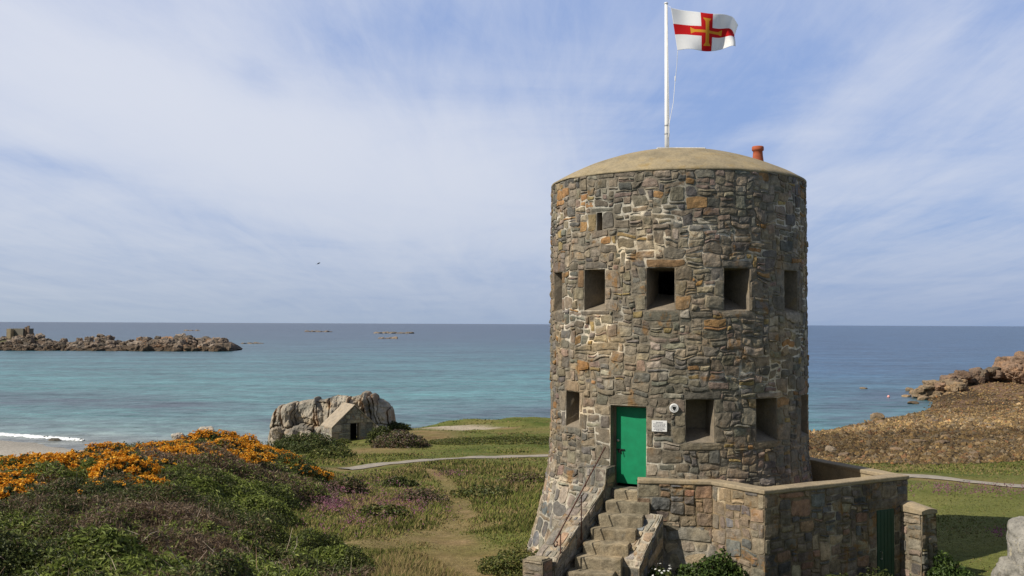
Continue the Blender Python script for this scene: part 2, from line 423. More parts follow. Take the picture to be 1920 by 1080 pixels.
def planar(o, ud, vd, nd):
    o, ud, vd, nd = (np.asarray(x, float) for x in (o, ud, vd, nd))
    return lambda u, v, w: o+u[:, None]*ud+v[:, None]*vd+w[:, None]*nd

def rock(c, half, seed, n=9, p=4.0, amp=.08, freq=1.2, R=None, col=(.3, .27, .23), cvar=.25, cuts=4):
    """a weathered boulder: rounded block, cut by random joints and roughened; returns verts, quads, colours"""
    rg = np.random.default_rng(seed)
    g = np.linspace(-1, 1, n+1); a, b = np.meshgrid(g, g); one = np.ones_like(a)
    V = []; Fq = []; k = 0
    for ax in range(3):
        for sg in (-1, 1):
            q = [None]*3; q[ax] = one*sg; q[(ax+1) % 3] = a*sg; q[(ax+2) % 3] = b
            V.append(np.stack([x.ravel() for x in q], -1))
            j, i = np.meshgrid(np.arange(n), np.arange(n), indexing='ij'); j = j.ravel(); i = i.ravel()
            Fq.append(np.stack([j*(n+1)+i, j*(n+1)+i+1, (j+1)*(n+1)+i+1, (j+1)*(n+1)+i], -1)+k); k += (n+1)**2
    V = np.concatenate(V); Fq = np.concatenate(Fq)
    V = V/(np.sum(np.abs(V)**p, 1)**(1/p))[:, None]
    half = np.asarray(half, float)
    for _ in range(cuts):
        d = rg.normal(size=3); d /= np.linalg.norm(d); lim = rg.uniform(.62, .92)
        e = V@d; V = V-np.outer(np.maximum(e-lim, 0)*.85, d)
    nrm = V/np.linalg.norm(V, axis=1)[:, None]
    Q = V*half; m = half.min()
    d = fbm(Q*freq/m+rg.uniform(0, 99, 3), seed % 977, 4, .55)
    d2 = np.abs(fbm(Q*freq*1.7/m+rg.uniform(0, 99, 3), seed % 751+5, 3))
    Q = Q+nrm*(m*amp*(d*1.6-np.maximum(.18-d2, 0)*3.2))[:, None]
    C = np.asarray(col, float)*(1+cvar*fbm(Q*2.0/m+5, seed % 333, 3))[:, None]*rg.uniform(.9, 1.1)
    if R is not None: Q = Q@np.asarray(R).T
    return Q+np.asarray(c, float), Fq, C
def rotz(a, tx=0.0, ty=0.0):
    m = Matrix.Rotation(a, 3, 'Z') @ Matrix.Rotation(tx, 3, 'X') @ Matrix.Rotation(ty, 3, 'Y'); return np.array(m)

# ------------------------------------------------------------------ the tower
TD = 24.0
ta = math.atan((1268.5-960)/F)
TC = np.array([math.sin(ta)*TD, math.cos(ta)*TD])
tT = -TC/TD; tR = np.array([tT[1]*-1, tT[0]])
if tR[0] < 0: tR = -tR
def tn(phi): return tT*math.cos(phi)+tR*math.sin(phi)
ZB = EYE-5.85; ZR = EYE+3.21; ZM = EYE-3.45
def rprof(z):
    k = np.clip((EYE-2.75-z)/2.6, 0, 1.6)
    return 2.915+.56*k**1.5+.012*np.clip(ZR-z, 0, 9)*.3
def tmap(u, v, w):
    ph = u/3.0; r = rprof(v)+w
    return np.stack([TC[0]+r*(tT[0]*np.cos(ph)+tR[0]*np.sin(ph)), TC[1]+r*(tT[1]*np.cos(ph)+tR[1]*np.sin(ph)), v], -1)
def H(phi, wd, z0, z1):
    u = math.radians(phi)*3; return (u-wd/2, u+wd/2, EYE+z0, EYE+z1)
upper = [H(p, .58, .28, 1.17) for p in (-65.5, -36.3, -6.0, 24.5, 57, 88, 119, -96, -127)]
lower = [H(p, .60, -2.40, -1.55) for p in (9.6, 40, 71, 102, -115)]+[H(-50.5, .52, -2.26, -1.46), H(-82, .55, -2.3, -1.5)]
slit = H(-33.0, .15, 1.98, 2.36)
DOOR = H(-20.4, .81, -3.40, -1.68)
holes = upper+lower+[slit, DOOR]
pre = []
rq = random.Random(5)
for k, (a, b, c, d) in enumerate(upper+lower+[DOOR]):
    hh = .24 if (a, b, c, d) == DOOR else .21
    pre.append((a-rq.uniform(.03, .16), b+rq.uniform(.03, .2), d, d+hh*rq.uniform(.7, 1.0)))
    if (a, b, c, d) != DOOR: pre.append((a-rq.uniform(.0, .2), b+rq.uniform(.0, .2), c-rq.uniform(.1, .2), c))
    z = c; alt = rq.random() < .5
    while z < d-.1:
        hgt = rq.uniform(.24, .34)
        if d-z-hgt < .15: hgt = d-z
        for side in (-1, 1):
            wdt = rq.uniform(.30, .42) if (alt ^ (side > 0)) else rq.uniform(.17, .24)
            pre.append((a-wdt, a, z, z+hgt) if side < 0 else (b, b+wdt, z, z+hgt))
        z += hgt; alt = not alt
a, b, c, d = slit
pre += [(a-.2, b+.25, d, d+.16), (a-.15, b+.15, c-.13, c), (a-.32, a, c, d), (b, b+.3, c, d)]
def tower_white(u, v):
    q = np.stack([u*.75, v*1.15], -1)
    k = .9*sstep(-.06, .18, fbm(q, 41, 4))*sstep(-.15, .15, vnoise(np.stack([u*3.5, v*6], -1), 44))
    return np.clip(k*sstep(ZR, ZR-.9, v), 0, 1)
def base_white(u, v):
    return np.clip(.62*sstep(-.4, .1, fbm(np.stack([u*.9, v*.9], -1), 47, 3)), 0, 1)
UA = math.radians(128)*3
s1, m1, hol = stone_panel(tmap, -UA, UA, ZM, ZR, holes, pre, 11, white=tower_white, pal=PAL_TOWER)
s2, m2, _ = stone_panel(tmap, -UA, UA, ZB, ZM, [DOOR], [], 12, cell=(.10, .085), white=base_white, pal=PAL_BASE, warp=.085, round_=.3, gap=.011, wf=2.4, relief=(.004, .03))
nb = 48     # the plain back of the drum, where nothing shows from the seaward side
ub = np.linspace(UA, 6*math.pi-UA, nb+1); vb = np.linspace(ZB, ZR, 30); gu, gv = np.meshgrid(ub, vb)
bv = tmap(gu.ravel(), gv.ravel(), .02*vnoise(np.stack([gu.ravel()*3, gv.ravel()*4], -1), 3))
jj, ii = np.meshgrid(np.arange(29), np.arange(nb), indexing='ij'); jj = jj.ravel(); ii = ii.ravel()
bf = np.stack([jj*(nb+1)+ii, jj*(nb+1)+ii+1, (jj+1)*(nb+1)+ii+1, (jj+1)*(nb+1)+ii], -1)
tower = thing('stone_tower', (TC[0], TC[1], EYE-5.4), 'round rubble stone watchtower with domed cement roof and a bright green door', 'tower')
V, Fs, C = join([s1, m1, s2, m2, (bv, bf, np.broadcast_to((.2, .17, .125), (len(bv), 3)))])
mk('wall', V, Fs, M_STONE, tower, C)
# domed roof of cement render with a slightly ragged drip edge
dv = []; N = 128; M = 26; a_ = 2.935; rise = .83
Rs = (a_*a_+rise*rise)/(2*rise)
for i in range(M):
    r = a_*(1-i/(M-1)) if i < M-1 else 0.0
    for k in range(N):
        th = 2*math.pi*k/N
        z = ZR+.03+math.sqrt(Rs*Rs-r*r)-(Rs-rise)
        rr = r
        if i == 0: rr = r+.012*math.sin(5*th+1)*math.sin(3*th)
        dv.append((TC[0]+rr*math.cos(th), TC[1]+rr*math.sin(th), z))
dv = np.array(dv); dv[:, 2] += .018*fbm(dv*np.array([1.3, 1.3, .5]), 5, 3)
lowring = dv[:N].copy(); lowring[:, 2] -= .035+.025*vnoise(lowring*3.0, 8)
rim2 = lowring.copy(); rim2[:, :2] = TC+(lowring[:, :2]-TC)*.93
dv = np.concatenate([rim2, lowring, dv])
df = [((i)*N+k, (i)*N+(k+1) % N, (i+1)*N+(k+1) % N, (i+1)*N+k) for i in range(M+1) for k in range(N)]
mk('domed_roof', dv, df, M_DOME, tower, None, True)
def dome_z(r): return ZR+.03+math.sqrt(Rs*Rs-r*r)-(Rs-rise)

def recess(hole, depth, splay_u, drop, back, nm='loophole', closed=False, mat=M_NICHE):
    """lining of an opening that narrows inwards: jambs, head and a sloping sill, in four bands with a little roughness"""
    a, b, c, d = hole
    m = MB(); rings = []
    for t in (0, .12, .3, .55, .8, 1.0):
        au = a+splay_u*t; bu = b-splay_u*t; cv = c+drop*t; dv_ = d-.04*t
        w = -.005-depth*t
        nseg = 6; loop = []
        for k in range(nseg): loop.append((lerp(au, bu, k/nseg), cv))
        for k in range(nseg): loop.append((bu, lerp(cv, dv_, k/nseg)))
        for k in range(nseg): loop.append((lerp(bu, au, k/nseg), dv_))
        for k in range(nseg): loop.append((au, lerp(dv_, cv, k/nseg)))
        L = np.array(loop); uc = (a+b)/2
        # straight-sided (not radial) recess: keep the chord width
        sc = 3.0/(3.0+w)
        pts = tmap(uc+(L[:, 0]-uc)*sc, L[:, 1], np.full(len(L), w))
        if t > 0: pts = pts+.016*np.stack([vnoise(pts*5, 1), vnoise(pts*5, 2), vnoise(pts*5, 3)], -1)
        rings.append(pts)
    n = len(rings[0]); V = np.concatenate(rings)
    f = [(i*n+(k+1) % n, i*n+k, (i+1)*n+k, (i+1)*n+(k+1) % n) for i in range(len(rings)-1) for k in range(n)]
    if closed or back: f.append(tuple((len(rings)-1)*n+k for k in range(n)))
    m.add(V, f)
    return m.obj(nm, mat, tower)
ns_u, ns_l = len(upper), len(lower)
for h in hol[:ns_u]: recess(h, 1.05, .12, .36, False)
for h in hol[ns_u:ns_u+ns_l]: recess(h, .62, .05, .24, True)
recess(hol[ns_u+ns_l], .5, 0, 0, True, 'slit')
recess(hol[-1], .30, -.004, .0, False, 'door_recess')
# the door hangs in its recess; it is flat and faces out along the normal at its middle
DH = hol[-1]; dphi = (DH[0]+DH[1])/2/3.0
dn = np.array([*tn(dphi), 0]); dr = np.array([-dn[1], dn[0], 0]); dr = dr if np.dot(dr[:2], tR) > 0 else -dr
up = np.array([0, 0, 1.0])
dz0 = DH[2]; dz1 = DH[3]; dw = DH[1]-DH[0]
dc = np.array([TC[0], TC[1], 0])+dn*(float(rprof(np.array(dz0+1)))-.27)
m = MB(); t_ = .05
m.box(dc+up*((dz0+dz1)/2+.012), dr*(dw/2-t_-.004), dn*.022, up*((dz1-dz0)/2-.045))
door = m.obj('door', M_GREEN, tower, bevel=.004)
m = MB()
for s_ in (-1, 1): m.box(dc+dr*s_*(dw/2-t_/2+.006)+up*((dz0+dz1)/2), dr*(t_/2+.006), dn*.045, up*((dz1-dz0)/2))
m.box(dc+up*(dz1-.022), dr*(dw/2-t_), dn*.042, up*.026)
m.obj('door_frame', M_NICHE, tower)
hx = -(dw/2-t_-.09); hz_ = dz0+.76
m = MB(); m.box(dc+dn*.034+dr*(hx+.02)+up*hz_, dr*.085, dn*.010, up*.014)
m.tube([dc+dn*.03+dr*(hx+.04)+up*hz_, dc+dn*.075+dr*(hx+.04)+up*(hz_-.01), dc+dn*.075+dr*(hx+.06)+up*(hz_-.09)], .011, 6)
m.box(dc+dn*.045+dr*(hx-.01)+up*(hz_-.035), dr*.022, dn*.012, up*.03)
m.obj('bolt', M_BLACK, door)
m = MB(); m.lathe([(0, 0), (.022, 0), (.03, .02), (.024, .045), (0, .05)], (0, 0, 0), 12)
v = np.concatenate(m.v); v = dc+dn*.022+dr*(hx-.035)+up*(dz0+.95)+v[:, :1]*dr+v[:, 1:2]*up+v[:, 2:]*dn
mk('handle', v, m.f, M_STEEL, door, None, True)

# chimney pot, slab and flagpole on the dome
cpx = P(1421, 300, 24.2); crr = math.hypot(cpx[0]-TC[0], cpx[1]-TC[1]); cz = dome_z(crr)+.13
pot = thing('chimney_pot', (cpx[0], cpx[1], cz), 'red terracotta chimney pot standing on the tower roof', 'chimney pot')
m = MB(); m.lathe([(.0, .06), (.142, .06), (.135, .16), (.118, .30), (.112, .40), (.135, .41), (.142, .44), (.140, .50), (.125, .515), (.10, .515), (.09, .40), (.088, .1), (0, .1)], (cpx[0], cpx[1], cz-.02), 24)
m.obj('pot', M_TERRA, pot, True)
m = MB(); m.lathe([(.36, -.30), (.30, -.06), (.22, .05), (.13, .095), (0, .095)], (cpx[0], cpx[1], cz-.02), 20)
m.obj('cement_base', M_PLASTER, pot, True)

pz = dome_z(0.25)
pb = P(1250.5, 280, 23.8)
pole = thing('flagpole', (pb[0], pb[1], pz), 'tall white flagpole rising from the middle of the tower roof', 'flagpole')
ptop = P(1249, 8, 23.8)
m = MB(); m.tube([(pb[0], pb[1], pz-.05), (pb[0], pb[1], pz+.75), (ptop[0], ptop[1], ptop[2])], [.056, .054, .036], 16)
m.lathe([(.036, 0), (.05, .01), (.05, .03), (.02, .05), (0, .05)], (ptop[0], ptop[1], ptop[2]), 14)
m.obj('pole', M_WHITE, pole, True)
m = MB()
for z in (.42, .62):
    m = MB(); m.lathe([(.056, 0), (.064, .004), (.064, .026), (.056, .03)], (pb[0], pb[1], pz+z), 16); m.obj('band', M_STEEL, pole)
m = MB(); m.lathe([(.056, .05), (.085, .045), (.09, 0), (.09, -.03)], (pb[0], pb[1], pz+.045), 16)
m.obj('collar', M_BLACK, pole)
m = MB()
mid = P(1266, 150, 23.75)
low = P(1254, 236, 23.72)
fb = P(1270.5, 95, 23.6)
cl_ = [np.array([pb[0]+.03, pb[1]-.06, pz+.35]), low, (low+mid)/2+np.array([.03, 0, 0]), mid, (mid+fb)/2+np.array([.01, 0, 0]), fb]
m.tube(cl_, .0065, 5)
m.tube([P(1258, 14, 23.6), P(1251.5, 10, 23.76), P(1252, 60, 23.76), np.array([pb[0]+.05, pb[1]-.05, pz+.36])], .005, 5)
m.obj('halyard', M_WHITE, pole)
m = MB(); m.tube([mid-up*.02, mid+up*.09], .014, 8); m.obj('toggle', M_WHITE, pole)
slab = thing('roof_slab', (TC[0]+.25, TC[1]-.1, dome_z(.2)), 'pale cement plinth around the foot of the flagpole', 'plinth')
m = MB(); sc_ = np.array([TC[0], TC[1], 0])
m.prism([(TC[0]-.52, TC[1]-.5), (TC[0]+.60, TC[1]-.5), (TC[0]+.60, TC[1]+.5), (TC[0]-.52, TC[1]+.5)], dome_z(.7)-.08, dome_z(0)+.012)
m.prism([(TC[0]+.05, TC[1]-.22), (TC[0]+.36, TC[1]-.22), (TC[0]+.36, TC[1]+.2), (TC[0]+.05, TC[1]+.2)], dome_z(0)+.01, dome_z(0)+.055)
m.obj('block', M_LIME, slab, bevel=.02)

# flag: white with a red cross and a narrower yellow cross with flared ends inside it
FW, FH = 132, 88
gu, gv = np.meshgrid(np.linspace(0, 1, FW+1), np.linspace(0, 1, FH+1))
TL, BL, TR_, BR = P(1258, 13.5, 23.6), P(1270.5, 95, 23.6), P(1397, 33, 23.6), P(1384, 90, 23.6)
pos = ((1-gu)*(1-gv))[..., None]*TL+((1-gu)*gv)[..., None]*BL+(gu*(1-gv))[..., None]*TR_+(gu*gv)[..., None]*BR
amp = .03+.12*gu**1.1
pos[..., 1] += amp*(np.sin(8.2*gu+2.2*gv+.4)+.35*np.sin(15*gu-4*gv)) 
pos[..., 2] += .022*np.sin(9*gu+1.0)*gu+.05*np.sin(gu*5.4+2.4)*gu-.05*gu*(1-gv)*np.sin(gu*3)
fold = np.clip((gu-.80-.10*np.abs(gv-.40))/.2, 0, 1)     # the fly end blows round to the back
pos[..., 1] += fold**1.3*.40; pos[..., 0] -= fold**1.6*.10; pos[..., 2] -= fold**2*.05*(1-gv)*2
pos[..., 2] += .03*np.sin(gu*6.3+1)*(gv-.5)
uc, vc = (gu[:-1, :-1]+gu[1:, 1:])/2*1.5, (gv[:-1, :-1]+gv[1:, 1:])/2
du_, dv__ = uc-.72, vc-.5
red = (np.abs(du_) < .125) | (np.abs(dv__) < .125)
ht = lambda t: .036+.05*np.clip((np.abs(t)-.27)/.09, 0, 1)
yel = ((np.abs(du_) < ht(dv__)) & (np.abs(dv__) < .36)) | ((np.abs(dv__) < ht(du_)) & (np.abs(du_) < .36))
jj, ii = np.meshgrid(np.arange(FH), np.arange(FW), indexing='ij'); jj = jj.ravel(); ii = ii.ravel()
ff = np.stack([jj*(FW+1)+ii, jj*(FW+1)+ii+1, (jj+1)*(FW+1)+ii+1, (jj+1)*(FW+1)+ii], -1)
M_FW = mat_leaf('flag_white', 0.8, 0.35, 0.1); M_FR = mat_leaf('flag_red', 0.8, 0.3, 0.1); M_FY = mat_leaf('flag_yellow', 0.8, 0.3, 0.1)
for mm, cc_ in ((M_FW, (.88, .88, .87)), (M_FR, (.62, .018, .02)), (M_FY, (.72, .36, .04))):
    T = NT(mm.node_tree)
    for nd in list(T.n):
        if nd.type == 'VERTEX_COLOR':
            r_ = T.new('ShaderNodeRGB'); r_.outputs[0].default_value = (*cc_, 1)
            for l in list(nd.outputs[0].links): T.l.new(r_.outputs[0], l.to_socket)
fl = mk('flag', pos.reshape(-1, 3), ff, M_FW, None, None, True)
fl.data.materials.append(M_FR); fl.data.materials.append(M_FY)
fl.data.polygons.foreach_set('material_index', np.where(yel, 2, np.where(red, 1, 0)).ravel().astype(np.int32))
so_ = fl.modifiers.new('cloth', 'SOLIDIFY'); so_.thickness = .006
tag(fl, 'white flag with red and gold crosses flying from the pole', 'flag')

# plaque and notice on the wall
def wall_frame(px, py):
    """point and axes on the tower face seen at a photo pixel"""
    lo, hi = 19.0, 24.0
    for _ in range(40):
        mid_ = (lo+hi)/2; q = P(px, py, mid_)
        if math.hypot(q[0]-TC[0], q[1]-TC[1]) > float(rprof(np.array(q[2]))): lo = mid_
        else: hi = mid_
    q = P(px, py, hi); n = np.array([q[0]-TC[0], q[1]-TC[1], 0]); n /= np.linalg.norm(n)
    r = np.array([-n[1], n[0], 0]); r = r if np.dot(r[:2], tR) > 0 else -r
    return q, n, r
q, n, r = wall_frame(1264, 765)
pl = thing('round_plaque', q+n*.03, 'round white plaque with a dark shield, high right of the green door', 'plaque')
def disc(prof, q, n, r, nn=28):
    m = MB(); m.lathe(prof, (0, 0, 0), nn); v = np.concatenate(m.v)
    return q+v[:, :1]*r+v[:, 1:2]*up+v[:, 2:]*n, m.f
v, f = disc([(0.093, 0), (.093, .055), (.085, .062), (0, .062)], q, n, r); mk('disc', v, f, M_WHITE, pl)
v, f = disc([(.055, .062), (.058, .066), (.062, .066), (.065, .062)], q, n, r); mk('ring', v, f, M_INK, pl)
sh = [(-.036, .03), (-.018, .040), (0, .034), (.018, .040), (.036, .03), (.034, -.005), (.018, -.03), (0, -.044), (-.018, -.03), (-.034, -.005)]
V = [q+n*zz+r*x+up*y for zz in (.06, .069) for x, y in sh]; k = len(sh)
mk('shield', V, [tuple(range(k, 2*k))]+[(i, (i+1) % k, k+(i+1) % k, k+i) for i in range(k)], M_BLACK, pl)
q, n, r = wall_frame(1237, 798.5)
sg = thing('notice', q+n*.03, 'white rectangular notice with lines of small grey text beside the green door', 'notice')
m = MB(); m.box(q+n*.045, r*.155, n*.012, up*.112); m.obj('board', M_WHITE, sg, bevel=.004)
m = MB(); rr_ = random.Random(3)
for k, (zz, wd) in enumerate(((.075, .07), (.045, .125), (.018, .12), (-.01, .125), (-.038, .10), (-.065, .115), (-.088, .06))):
    x = -wd
    while x < wd:
        l = rr_.uniform(.012, .034); l = min(l, wd-x)
        m.box(q+n*.0575+r*(x+l/2)+up*zz, r*l/2, n*.0012, up*(.0075 if k else .010)); x += l+.010
m.obj('text_line', M_INK, sg)

# ------------------------------------------------------------------ walled terrace against the tower
ZT = EYE-3.137
A_, B_, C_, E_, F_ = (np.array(x) for x in ((4.82, 19.4), (8.32, 21.4), (7.06, 24.4), (4.05, 20.5), (2.56, 20.68)))
GZ = EYE-5.75
annex = thing('stone_terrace', (5.6, 20.8, EYE-5.5), 'walled stone terrace with pale cement coping built against the foot of the tower', 'terrace')
ring_out = [F_, E_, A_, B_, C_]
def off(poly, d):
    """offset an open outline to its left by d, mitred"""
    out = []
    for i in range(len(poly)):
        nn = []
        if i > 0: t = poly[i]-poly[i-1]; t = t/np.linalg.norm(t); nn.append(np.array([-t[1], t[0]]))
        if i < len(poly)-1: t = poly[i+1]-poly[i]; t = t/np.linalg.norm(t); nn.append(np.array([-t[1], t[0]]))
        b = sum(nn); b = b/np.linalg.norm(b); out.append(poly[i]+b*d/np.dot(b, nn[0]))
    return out
TH = .30
core_o = off(ring_out, .012); core_i = off(ring_out, TH)
def wall_band(o, i, z0, z1):
    m = MB(); n = len(o)
    V = [(*p, z) for z in (z0, z1) for p in o]+[(*p, z) for z in (z0, z1) for p in i]
    f = []
    for k in range(n-1):
        f += [(k, k+1, n+k+1, n+k), (2*n+k+1, 2*n+k, 3*n+k, 3*n+k+1), (n+k, n+k+1, 3*n+k+1, 3*n+k), (k+1, k, 2*n+k, 2*n+k+1)]
    f += [(0, n, 3*n, 2*n), (2*n-1, n-1, 3*n-1, 4*n-1)]
    return m.add(V, f)
wall_band(core_o, core_i, GZ, ZT-.075).obj('inner_wall', M_PLASTER, annex)
def dens(poly, step=.22):
    o = []
    for p, q in zip(poly[:-1], poly[1:]):
        n = max(1, int(np.linalg.norm(q-p)/step)); o += [p+(q-p)*k/n for k in range(n)]
    return o+[poly[-1]]
rj = np.random.default_rng(6)
ring_d = dens(ring_out); cp_o = [p+rj.normal(0, .006, 2) for p in off(ring_d, -.03)]; cp_i = [p+rj.normal(0, .006, 2) for p in off(ring_d, TH+.015)]
cop = wall_band(cp_o, cp_i, ZT-.085, ZT)
for v in cop.v:
    v[:, 2] += .007*vnoise(v*5.0, 4)
c_o = cop.obj('coping', M_COPE, annex, bevel=.02)
parts = []; ahole = None
for k in range(4):
    p, q = ring_out[k], ring_out[k+1]; L = np.linalg.norm(q-p); t = (q-p)/L; nn = np.array([t[1], -t[0], 0.0])
    hs_ = []; pr = []
    if k == 2:
        hs_ = [(3.07, 3.60, GZ, EYE-3.80)]
        pr = [(2.85, 3.95, EYE-3.80, EYE-3.60)]
        z = GZ
        while z < EYE-3.9:
            hgt = .3; pr += [(3.07-.2, 3.07, z, z+hgt), (3.60, 3.60+.2, z, z+hgt)]; z += hgt
    z = GZ; alt = 0                                   # quoins at the corners
    while z < ZT-.1:
        hgt = .28
        if k in (1, 2): pr.append((0, (.34 if (alt ^ (k == 2)) else .2), z, min(z+hgt, ZT-.085)))
        if k in (0, 1): pr.append((L-(.2 if (alt ^ (k == 1)) else .34), L, z, min(z+hgt, ZT-.085)))
        z += hgt; alt ^= 1
    if k == 0: pr += [(0, .42, ZT-.36, ZT-.09), (.0, .26, ZT-.8, ZT-.36)]
    aw = lambda u, v: np.clip(.6*sstep(.25, .5, fbm(np.stack([u*1.1, v*1.3], -1), 61, 3)), 0, 1)
    a_st, a_mo, hh_ = stone_panel(planar((p[0], p[1], 0), (t[0], t[1], 0), up, nn), 0, L, GZ, ZT-.085, hs_, pr, 30+k, cell=(.085, .07), pal=PAL_ANNEX,
                                  white=aw, relief=(.002, .022), gap=.007, warp=.04, mcol=(.26, .21, .145))
    parts += [a_st, a_mo]
    if k == 2: ahole = (hh_[0], p, t, nn)
V, Fs, C = join(parts); mk('wall', V, Fs, M_STONE, annex, C)
# roof of the little store, the terrace floor
inner = [tuple(x) for x in core_i]
m = MB(); m.prism(inner, ZT-.98, ZT-.90); m.obj('terrace_floor', M_PLASTER, annex)
(h0, h1, hz0, hz1), p, t, nn = ahole
t3 = np.array([t[0], t[1], 0]); p3 = np.array([p[0], p[1], 0])
m = MB(); m.box(p3+t3*((h0+h1)/2)-nn*.012+up*((hz0+hz1)/2), t3*((h1-h0)/2-.005), nn*.016, up*((hz1-hz0)/2-.01))
ad = m.obj('door', M_DKGREEN, annex)
m = MB()
for k in range(5): m.box(p3+t3*(h0+(h1-h0)*(k+.5)/5)+nn*.0065+up*((hz0+hz1)/2), t3*((h1-h0)/10-.008), nn*.003, up*((hz1-hz0)/2-.03))
m.obj('board', M_DKGREEN, ad)
m = MB(); m.tube([p3+t3*(h0+.09)+nn*.008+up*(hz1-.85), p3+t3*(h0+.09)+nn*.05+up*(hz1-.85), p3+t3*(h0+.09)+nn*.05+up*(hz1-1.0), p3+t3*(h0+.09)+nn*.008+up*(hz1-1.0)], .01, 6)
m.obj('handle', M_STEEL, ad)

# short buttress beside the store door
bt = thing('stone_buttress', (8.7, 21.5, EYE-5.5), 'short stone buttress with a sloping cement cap beside the dark green store door', 'buttress')
bp = p3+t3*3.80; bl_, bw_ = .52, .48; zc = EYE-3.83
parts = []
for o, u_, n_, L in ((bp, nn, -t3, bl_), (bp+nn*bl_, t3, nn, bw_), (bp+nn*bl_+t3*bw_, -nn, t3, bl_)):
    bat = .04
    mf = (lambda o, u_, n_: (lambda u, v, w: o+u[:, None]*u_+v[:, None]*up+(w+(zc-v)*bat-.03)[:, None]*n_))(o, u_, n_)
    ss, mm_, _ = stone_panel(mf, 0, L, GZ, zc, (), (), 71+int(L*100), cell=(.08, .06), pal=PAL_TOWER, relief=(.004, .03), gap=.01, warp=.03, mcol=(.3, .25, .18))
    parts += [ss, mm_]
V, Fs, C = join(parts); mk('wall', V, Fs, M_STONE, bt, C)
ns = 8; V = []
for i in range(ns+1):
    for j in range(ns+1):
        a, b = i/ns, j/ns
        q = bp+nn*(bl_*a*1.02)+t3*(bw_*b); V.append(q+up*(zc+.035+.06*math.sin(math.pi*b)*(1-.4*a)+.07*(1-a)))
f = [(i*(ns+1)+j, i*(ns+1)+j+1, (i+1)*(ns+1)+j+1, (i+1)*(ns+1)+j) for i in range(ns) for j in range(ns)]
rimi = [i*(ns+1) for i in range(ns+1)]+[ns*(ns+1)+j for j in range(1, ns+1)]+[i*(ns+1)+ns for i in range(ns-1, -1, -1)]+[j for j in range(ns-1, 0, -1)]
k0 = len(V); V += [np.array([V[i][0], V[i][1], zc-.03]) for i in rimi]
f += [(rimi[i], rimi[(i+1) % len(rimi)], k0+(i+1) % len(rimi), k0+i) for i in range(len(rimi))]
mk('cap', V, f, M_COPE, bt)

# ------------------------------------------------------------------ the stair up to the door
sd_ = np.array([*tn(math.radians(-23)), 0]); st_ = np.array([-sd_[1], sd_[0], 0]); st_ = st_ if np.dot(st_[:2], tR) > 0 else -st_
L0 = P(1153, 908, 21.3); L0 = np.array([L0[0], L0[1], 0])
ZS = EYE-3.375
stair = thing('stone_staircase', L0+sd_*1.2+up*(EYE-5.4), 'flight of worn stone steps with sloping side walls leading to the green door', 'staircase')
SP = lambda s, t, z: L0+sd_*s+st_*t+up*z
SW = .86
for k in range(9):
    z1 = ZS-.218*k-(.03 if k == 0 else 0); s0 = (.16+.325*(k-1)) if k else -.35; s1_ = .16+.325*k
    z0 = z1-.42
    half = ((s1_-s0)/2+.10, SW/2+.02, (z1-z0)/2)
    te = np.array([.972, -.236, 0]); Rm = np.stack([np.array([-.236, -.972, 0]), te, up], 1)
    if k == 1: z0 = z0
    c = SP((s0+s1_)/2-.10, SW/2, (z0+z1)/2)
    v, f, cc_ = rock(c, half, 100+k, 16, 26, .018, 2.6, Rm, (.27, .225, .155), .3, 0)
    v[:, 2] = np.minimum(v[:, 2], z1+.008+.01*vnoise(v*5.0, 2))
    mk('step', v, f, M_STONE, stair, cc_)
